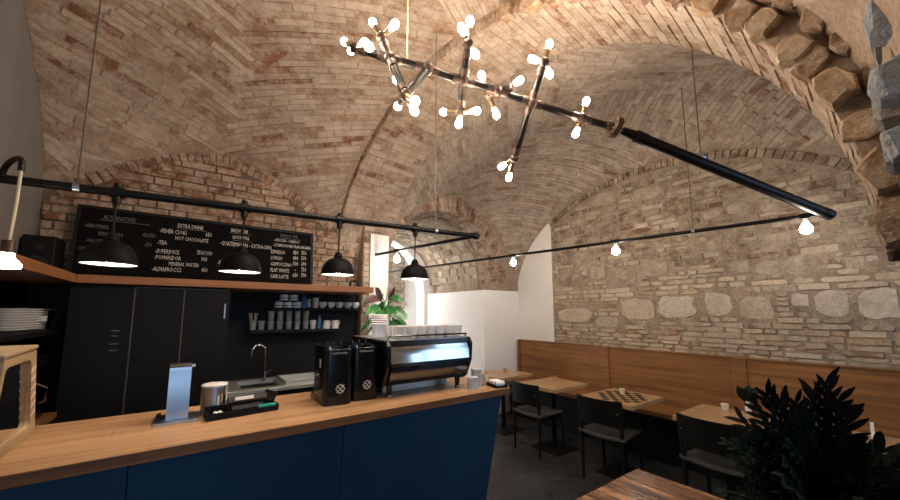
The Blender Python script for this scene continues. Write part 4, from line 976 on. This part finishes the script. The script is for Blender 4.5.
# chandelier --------------------------------------------------------
ch = thing('pipe_chandelier', 'branching pipe chandelier of bare warm bulbs on a sloping heavy pipe', 'chandelier', (1.6, 1.9, 3.2))
EA, W1, FLG, L0 = at(825, 213, 'X', 3.95), at(701, 158, 'X', 3.15), at(615, 127.5, 'X', 2.4), at(356, 48, 'X', .73)
dv = (EA-FLG).normalized(); P1 = FLG+dv*.06; P2 = FLG+dv*.22
MB().cyl(P2, EA, .038, seg=16).build('heavy_pipe', 'iron_black', ch, True, True); MB().cyl(P1, P2, .026, .04, 16).cyl(P2-dv*.05, P2+dv*.03, .043, .043, 16).build('reducer', 'iron_black', ch, True, True)
MB().cyl(EA-dv*.02, EA+dv*.05, .042, .042, 16).build('end_cap', 'iron_black', ch, True, True); MB().cyl(W1-dv*.015, W1+dv*.015, .04, .04, 16).build('clamp', 'steel', ch, True, True)
q = W1; MB().cyl(q, (q.x, q.y, z2(q.x, q.y)+.01), .004, seg=6).build('hanger_rod', 'wire_grey', ch, True, True)
MB().cyl(FLG-dv*.02, FLG+dv*.02, .075, .075, 18).build('flange', 'bronze', ch, True, True)
for k in range(6):
    a = k*math.pi/3; x_ = dv.orthogonal().normalized(); y_ = dv.cross(x_); p = FLG+(x_*math.cos(a)+y_*math.sin(a))*.056
    MB().cyl(p-dv*.035, p+dv*.035, .009, seg=6).build('bolt', 'brass', ch, True, True)
J = {1: at(390, 58.5, 'X', .9), 2: at(427.5, 69, 'X', 1.12), 3: at(463, 81, 'X', 1.36), 35: at(497, 91, 'X', 1.59), 4: at(532, 102.5, 'X', 1.82), 5: at(581, 118.5, 'X', 2.16)}
chain = [L0, J[1], J[2], J[3], J[35], J[4], J[5], FLG]
for a, b in zip(chain[:-1], chain[1:]):
    MB().cyl(a, b, .025, seg=12).build('pipe', 'iron', ch, True, True)
    d_ = (b-a).normalized()
    for p, s_ in ((a, 1), (b, -1)): MB().cyl(p+d_*s_*.03, p+d_*s_*.075, .032, .03, 12).build('collar', 'bronze', ch, True, True)
for k in J: MB().sph(J[k], .042, 12, 8).build('joint', 'bronze', ch, True, True)
def bulb(joint, target, big=.8):
    d_ = (target-joint).normalized(); q_ = d_.to_track_quat('Z', 'Y').to_matrix(); Lb = max((target-joint).length, .075); s0 = joint+d_*.015; b0 = joint+d_*(Lb-.042)
    so = MB().cyl(s0, b0+d_*.005, .016, .018, 12).build('socket', 'brass', ch, True, True)
    MB().lathe([(.012, -.005), (.015, .01), (.025*big, .03), (.03*big, .046), (.026*big, .062), (.012, .073), (0, .075)], b0, 12, q_, cap=False).build('bulb', 'bulb_warm', so, True)
def cluster(jx, jy, X, bulbs, frm=None):
    j = at(jx, jy, 'X', X); MB().sph(j, .036, 12, 8).build('joint', 'bronze', ch, True, True)
    if frm is not None:
        MB().cyl(frm, j, .025, seg=12).build('branch_pipe', 'iron', ch, True, True); d_ = (j-frm).normalized()
        MB().cyl(frm+d_*.03, frm+d_*.075, .031, seg=12).build('collar', 'bronze', ch, True, True); MB().cyl(j-d_*.075, j-d_*.03, .031, seg=12).build('collar', 'bronze', ch, True, True)
    for b in bulbs: bulb(j, at(b[0], b[1], 'X', X+(b[2] if len(b) > 2 else 0)))
    return j
cluster(356, 48, .73, [(345, 42, -.03), (351, 51, .05), (364, 43, .02), (369, 47, -.04)])
cluster(382, 38, .85, [(373, 23, -.03), (394, 25, .04)], J[1])
cl = cluster(406, 95, .95, [(397, 80, -.02), (398, 106, .03), (414, 110, .03), (415, 101, -.05)], J[1])
MB().cyl(J[2], cl, .025, seg=12).build('branch_pipe', 'iron', ch, True, True)
cluster(468, 44, 1.3, [(470, 22, 0), (462, 29, -.06), (473, 51, .05)], J[3])
cluster(461, 112, 1.42, [(444, 112, -.03), (476, 111, .04), (459, 123, 0)], J[3])
cluster(489, 95, 1.57, [(482, 76, -.03), (496, 114, .04)], J[35]); cluster(508, 88.5, 1.65, [(519, 81, .03)], J[35])
cluster(544, 63, 1.78, [(549, 45, .03), (535, 60, -.05), (549, 73, .06)], J[4])
cluster(514, 158, 1.9, [(502, 166, -.03), (509, 177, .04)], J[4])
for b in ((586, 102, .03), (576, 133, -.03)): bulb(J[5], at(b[0], b[1], 'X', 2.16+b[2]))
q = J[1].lerp(J[2], .45); MB().cyl(q, (q.x, q.y, z1(q.x, q.y)+.01), .004, seg=6).build('hanger_rod', 'cord_white', ch, True, True)

# ================================================================ SEATING
bn = thing('bench', 'long oak wall bench with high panelled back along the stone wall', 'bench', (4.3, 1.8, 0))
ys = [-.4, 1.25, 2.7, 4.2]
for a, b in zip(ys[:-1], ys[1:]):
    MB().bx(4.5, 4.56, a+.004, b-.004, .5, 1.14).build('back_panel', 'oak_y', bn, world=True, bevel=.004)
for y in ys[1:3]: MB().bx(4.485, 4.5, y-.06, y+.06, .55, 1.138).build('stile', 'oak_y', bn, world=True, bevel=.002)
MB().bx(4.49, 4.575, -.4, 4.2, 1.14, 1.152).build('top_rail', 'oak_y', bn, world=True, bevel=.003)
for a, b in zip(ys[:-1], ys[1:]): MB().bx(4.06, 4.5, a+.001, b-.001, .505, .55).build('seat_board', 'oak_y', bn, world=True, bevel=.003)
MB().bx(4.24, 4.27, -.4, 4.2, 0, .505).build('plinth', 'black_wood', bn, world=True)
MB().bx(4.47, 4.575, 4.2, 4.235, 0, 1.152).build('end_panel', 'oak_y', bn, world=True, bevel=.003)
tb = thing('cafe_table', 'table', 'table', (0, 0, 0), 0, 'small square tables along the bench')
for k in range(5): MB().bx(-.32, .32, -.275+.11*k+.0006, -.275+.11*(k+1)-.0006, .715, .75).build('top_board', 'oak_x' if False else 'table_y', tb, bevel=.001)
MB().lathe([(.03, .03), (.03, .70)], (0, 0, 0), 14).build('column', 'iron_black', tb, True); MB().bx(-.2, .2, -.2, .2, 0, .014).build('base_plate', 'iron_black', tb, bevel=.004)
MB().bx(-.15, .15, -.15, .15, .7, .715).build('top_bracket', 'iron_black', tb)
TY = [(3.73, 'oak cafe table nearest the white partition'), (2.87, 'oak cafe table second from the white partition'), (2.01, 'oak cafe table with a striped inlaid board pattern'), (1.13, 'oak cafe table with pale cup and small leafy sprig, left of the dark plant'), (.27, 'oak cafe table half hidden behind the dark foreground plant')]
for k, (y, lab) in enumerate(TY):
    c = tb if k == 0 else copy_tree(tb); set_loc(c, (3.63, y, 0)); c['label'] = lab
    if k == 2:                               # dark inlaid bars, shorter towards the corners
        for i in range(8):
            for j in range(8):
                if (i+j) % 2 == 0 and abs(i-3.5)+abs(j-3.5) <= 5:
                    MB().bx(-.27+.0675*i, -.27+.0675*i+.064, -.235+.0587*j, -.235+.0587*j+.056, .75, .7512).build('inlay', 'black_wood', c)
def votive(label, x, y, mat='cork'):
    t_ = thing('candle_cup', label, 'cup', (x, y, .75)); MB().lathe([(.022, 0), (.03, .055), (.027, .055), (.02, .01), (0, .01)], (0, 0, 0), 16, cap=False).build('cup', mat, t_, True)
    MB().lathe([(.018, .01), (.024, .045), (0, .047)], (0, 0, 0), 14, cap=False).build('wax', 'cream', t_, True)
votive('small amber candle cup on the table nearest the white partition', 3.7, 3.75); votive('small amber candle cup on the second table from the partition', 3.72, 2.9); votive('pale candle cup on the striped table', 3.74, 2.06, 'cream'); votive('pale candle cup beside the leafy sprig', 3.86, 1.2, 'cream')
sp_ = thing('leaf_sprig', 'small dark green sprig in a bud vase on the table left of the dark plant', 'plant', (3.95, 1.06, .75))
MB().lathe([(.02, 0), (.025, .03), (.012, .07), (.015, .09)], (0, 0, 0), 14).build('bud_vase', 'ceramic', sp_, True)
for k in range(5):
    a = k*1.3; lf = MB(); leaf_blade(lf, (0, 0, .08), (math.cos(a)*.45, math.sin(a)*.45, 1), (math.cos(a+.7), math.sin(a+.7), 0), .19, .045, 0, .2); lf.build('leaf', 'leaf_fern', sp_)
mn = thing('candle_stick', 'thin white upright stick on the table behind the dark plant', 'stick', (3.77, .35, .75))
MB().box((0, 0, .055), (.016, .016, .12), Matrix.Rotation(R(12), 3, 'Y')).build('stick', 'paper', mn); MB().bx(-.02, .02, -.03, .03, 0, .012).build('stand', 'cork', mn)

chp = thing('wooden_chair', 'chair', 'chair', (0, 0, 0), 0, 'black chairs facing the bench')     # faces +X
for s_ in (-1, 1):
    MB().tube([(-.19, s_*.2, 0), (-.185, s_*.2, .45), (-.215, s_*.2, .79)], [.014, .019, .014], 10).build('back_leg', 'black_wood', chp, True)
    MB().tube([(.2, s_*.19, 0), (.185, s_*.19, .43)], [.014, .019], 10).build('front_leg', 'black_wood', chp, True)
    MB().bx(-.18, .18, s_*.19-.009, s_*.19+.009, .38, .42).build('side_rail', 'black_wood', chp)
V, F = [], []
for j in range(9):
    v_ = -1+2*j/8
    for i in range(9):
        u_ = -1+2*i/8; zc = .452-.018*(1-u_*u_)*(1-v_*v_)+.012*abs(v_)**2; V.append((u_*.215*(1-.06*v_*v_), v_*(.215-.015*u_), zc))
n_ = len(V); V += [(x, y, z_-.022) for x, y, z_ in V]
for j in range(8):
    for i in range(8):
        a = j*9+i; F += [(a, a+1, a+10, a+9), (n_+a, n_+a+9, n_+a+10, n_+a+1)]
for i in range(8): F += [(i, n_+i, n_+i+1, i+1), (72+i, 72+i+1, n_+72+i+1, n_+72+i), (i*9, i*9+9, n_+i*9+9, n_+i*9), (i*9+8, n_+i*9+8, n_+i*9+17, i*9+17)]
MB().add(V, F).build('seat', 'felt_grey', chp, True)
V, F = [], []
for j in range(11):
    v_ = -1+2*j/10; xo = -.2-.05*(1-v_*v_)
    for z_, dx in ((.56, .012), (.79, -.012)): V += [(xo+dx-.007, v_*.225, z_-.02*v_*v_*(1 if z_ < .6 else 0)), (xo+dx+.007, v_*.225, z_-.02*v_*v_*(1 if z_ < .6 else 0))]
for j in range(10):
    a = j*4; F += [(a, a+2, a+6, a+4), (a+1, a+5, a+7, a+3), (a+2, a+3, a+7, a+6), (a, a+4, a+5, a+1)]
F += [(0, 1, 3, 2), (40, 42, 43, 41)]
bk_ = MB().add(V, F).build('backrest', 'black_wood', chp, True)
for s_ in (-1, 1): MB().cyl((-.226, s_*.19, .68), (-.236, s_*.19, .68), .008, seg=8).build('screw_cap', 'wire_grey', bk_, True)
for k, (x, y, rz, lab) in enumerate(((3.42, 2.93, R(-4), 'black wooden chair nearest the bar end'), (3.42, 2.02, R(3), 'black wooden chair pushed up to the striped table'), (3.47, 1.12, R(-2), 'black wooden chair beside the dark foreground plant'))):
    c = chp if k == 0 else copy_tree(chp); set_loc(c, (x, y, 0), rz); c['label'] = lab

# foreground table of rough boards and the dark plant on it
ft = thing('rustic_table', 'rough weathered plank table at the bottom edge of the view', 'table', (1.5, .55, 0))
for k in range(6):
    ya, yb = 1.2+.1417*k, 1.2+.1417*(k+1); MB().bx(ya+.001, yb-.001, .06, 1.068, .71, .75-.0012*(k % 2)).build('plank', 'rustic', ft, world=True, bevel=.003)
for x in (1.27, 1.98):
    for y in (.13, 1.0): MB().bx(x-.03, x+.03, y-.03, y+.03, 0, .71).build('leg', 'black_wood', ft, world=True)
MB().bx(1.25, 2.0, .11, .15, .62, .71).build('apron', 'black_wood', ft, world=True); MB().bx(1.25, 2.0, .98, 1.02, .62, .71).build('apron', 'black_wood', ft, world=True)
fp = thing('foreground_plant', 'big dark leafy bouquet in a vase in the right foreground', 'plant', (1.52, .24, .7505))
MB().lathe([(.07, 0), (.09, .03), (.1, .12), (.075, .2), (.085, .22), (.08, .22), (.07, .2), (0, .19)], (0, 0, 0), 22, cap=False).build('vase', 'black_gloss', fp, True)
pr_ = random.Random(11)
def spray(base, tip, n_, L, W, mat, bend=.25, joined=None):
    base, tip = Vector(base), Vector(tip); mid = base.lerp(tip, .5)+Vector((0, 0, .04))
    pts = [base.lerp(mid, t_/4).lerp(mid.lerp(tip, t_/4), t_/4) for t_ in range(5)]
    MB().tube(pts, [.006, .005, .004, .004, .003], 6).build('stem', 'leaf_dark', fp, True)
    ax_ = (tip-mid).normalized(); sd = ax_.cross(Vector((-.5, -.2, .5))).normalized(); up_ = sd.cross(ax_)
    for k in range(n_):
        t_ = .3+.7*k/(n_-1); p = base.lerp(mid, t_).lerp(mid.lerp(tip, t_), t_); s_ = 1 if k % 2 else -1
        d_ = ax_*(.55+.5*t_)+sd*s_*(1.0-.55*t_)+up_*pr_.uniform(-.45, .45); lf = joined if joined else MB()
        leaf_blade(lf, p, d_, up_, L*pr_.uniform(.8, 1.15)*(1-.25*t_), W*pr_.uniform(.8, 1.15), 0, bend, 6)
        if not joined: lf.build('leaf', mat, fp)
def rel(x, y, X): return at(x, y, 'X', X)-Vector(fp.location)
b0 = Vector((0, 0, .2))
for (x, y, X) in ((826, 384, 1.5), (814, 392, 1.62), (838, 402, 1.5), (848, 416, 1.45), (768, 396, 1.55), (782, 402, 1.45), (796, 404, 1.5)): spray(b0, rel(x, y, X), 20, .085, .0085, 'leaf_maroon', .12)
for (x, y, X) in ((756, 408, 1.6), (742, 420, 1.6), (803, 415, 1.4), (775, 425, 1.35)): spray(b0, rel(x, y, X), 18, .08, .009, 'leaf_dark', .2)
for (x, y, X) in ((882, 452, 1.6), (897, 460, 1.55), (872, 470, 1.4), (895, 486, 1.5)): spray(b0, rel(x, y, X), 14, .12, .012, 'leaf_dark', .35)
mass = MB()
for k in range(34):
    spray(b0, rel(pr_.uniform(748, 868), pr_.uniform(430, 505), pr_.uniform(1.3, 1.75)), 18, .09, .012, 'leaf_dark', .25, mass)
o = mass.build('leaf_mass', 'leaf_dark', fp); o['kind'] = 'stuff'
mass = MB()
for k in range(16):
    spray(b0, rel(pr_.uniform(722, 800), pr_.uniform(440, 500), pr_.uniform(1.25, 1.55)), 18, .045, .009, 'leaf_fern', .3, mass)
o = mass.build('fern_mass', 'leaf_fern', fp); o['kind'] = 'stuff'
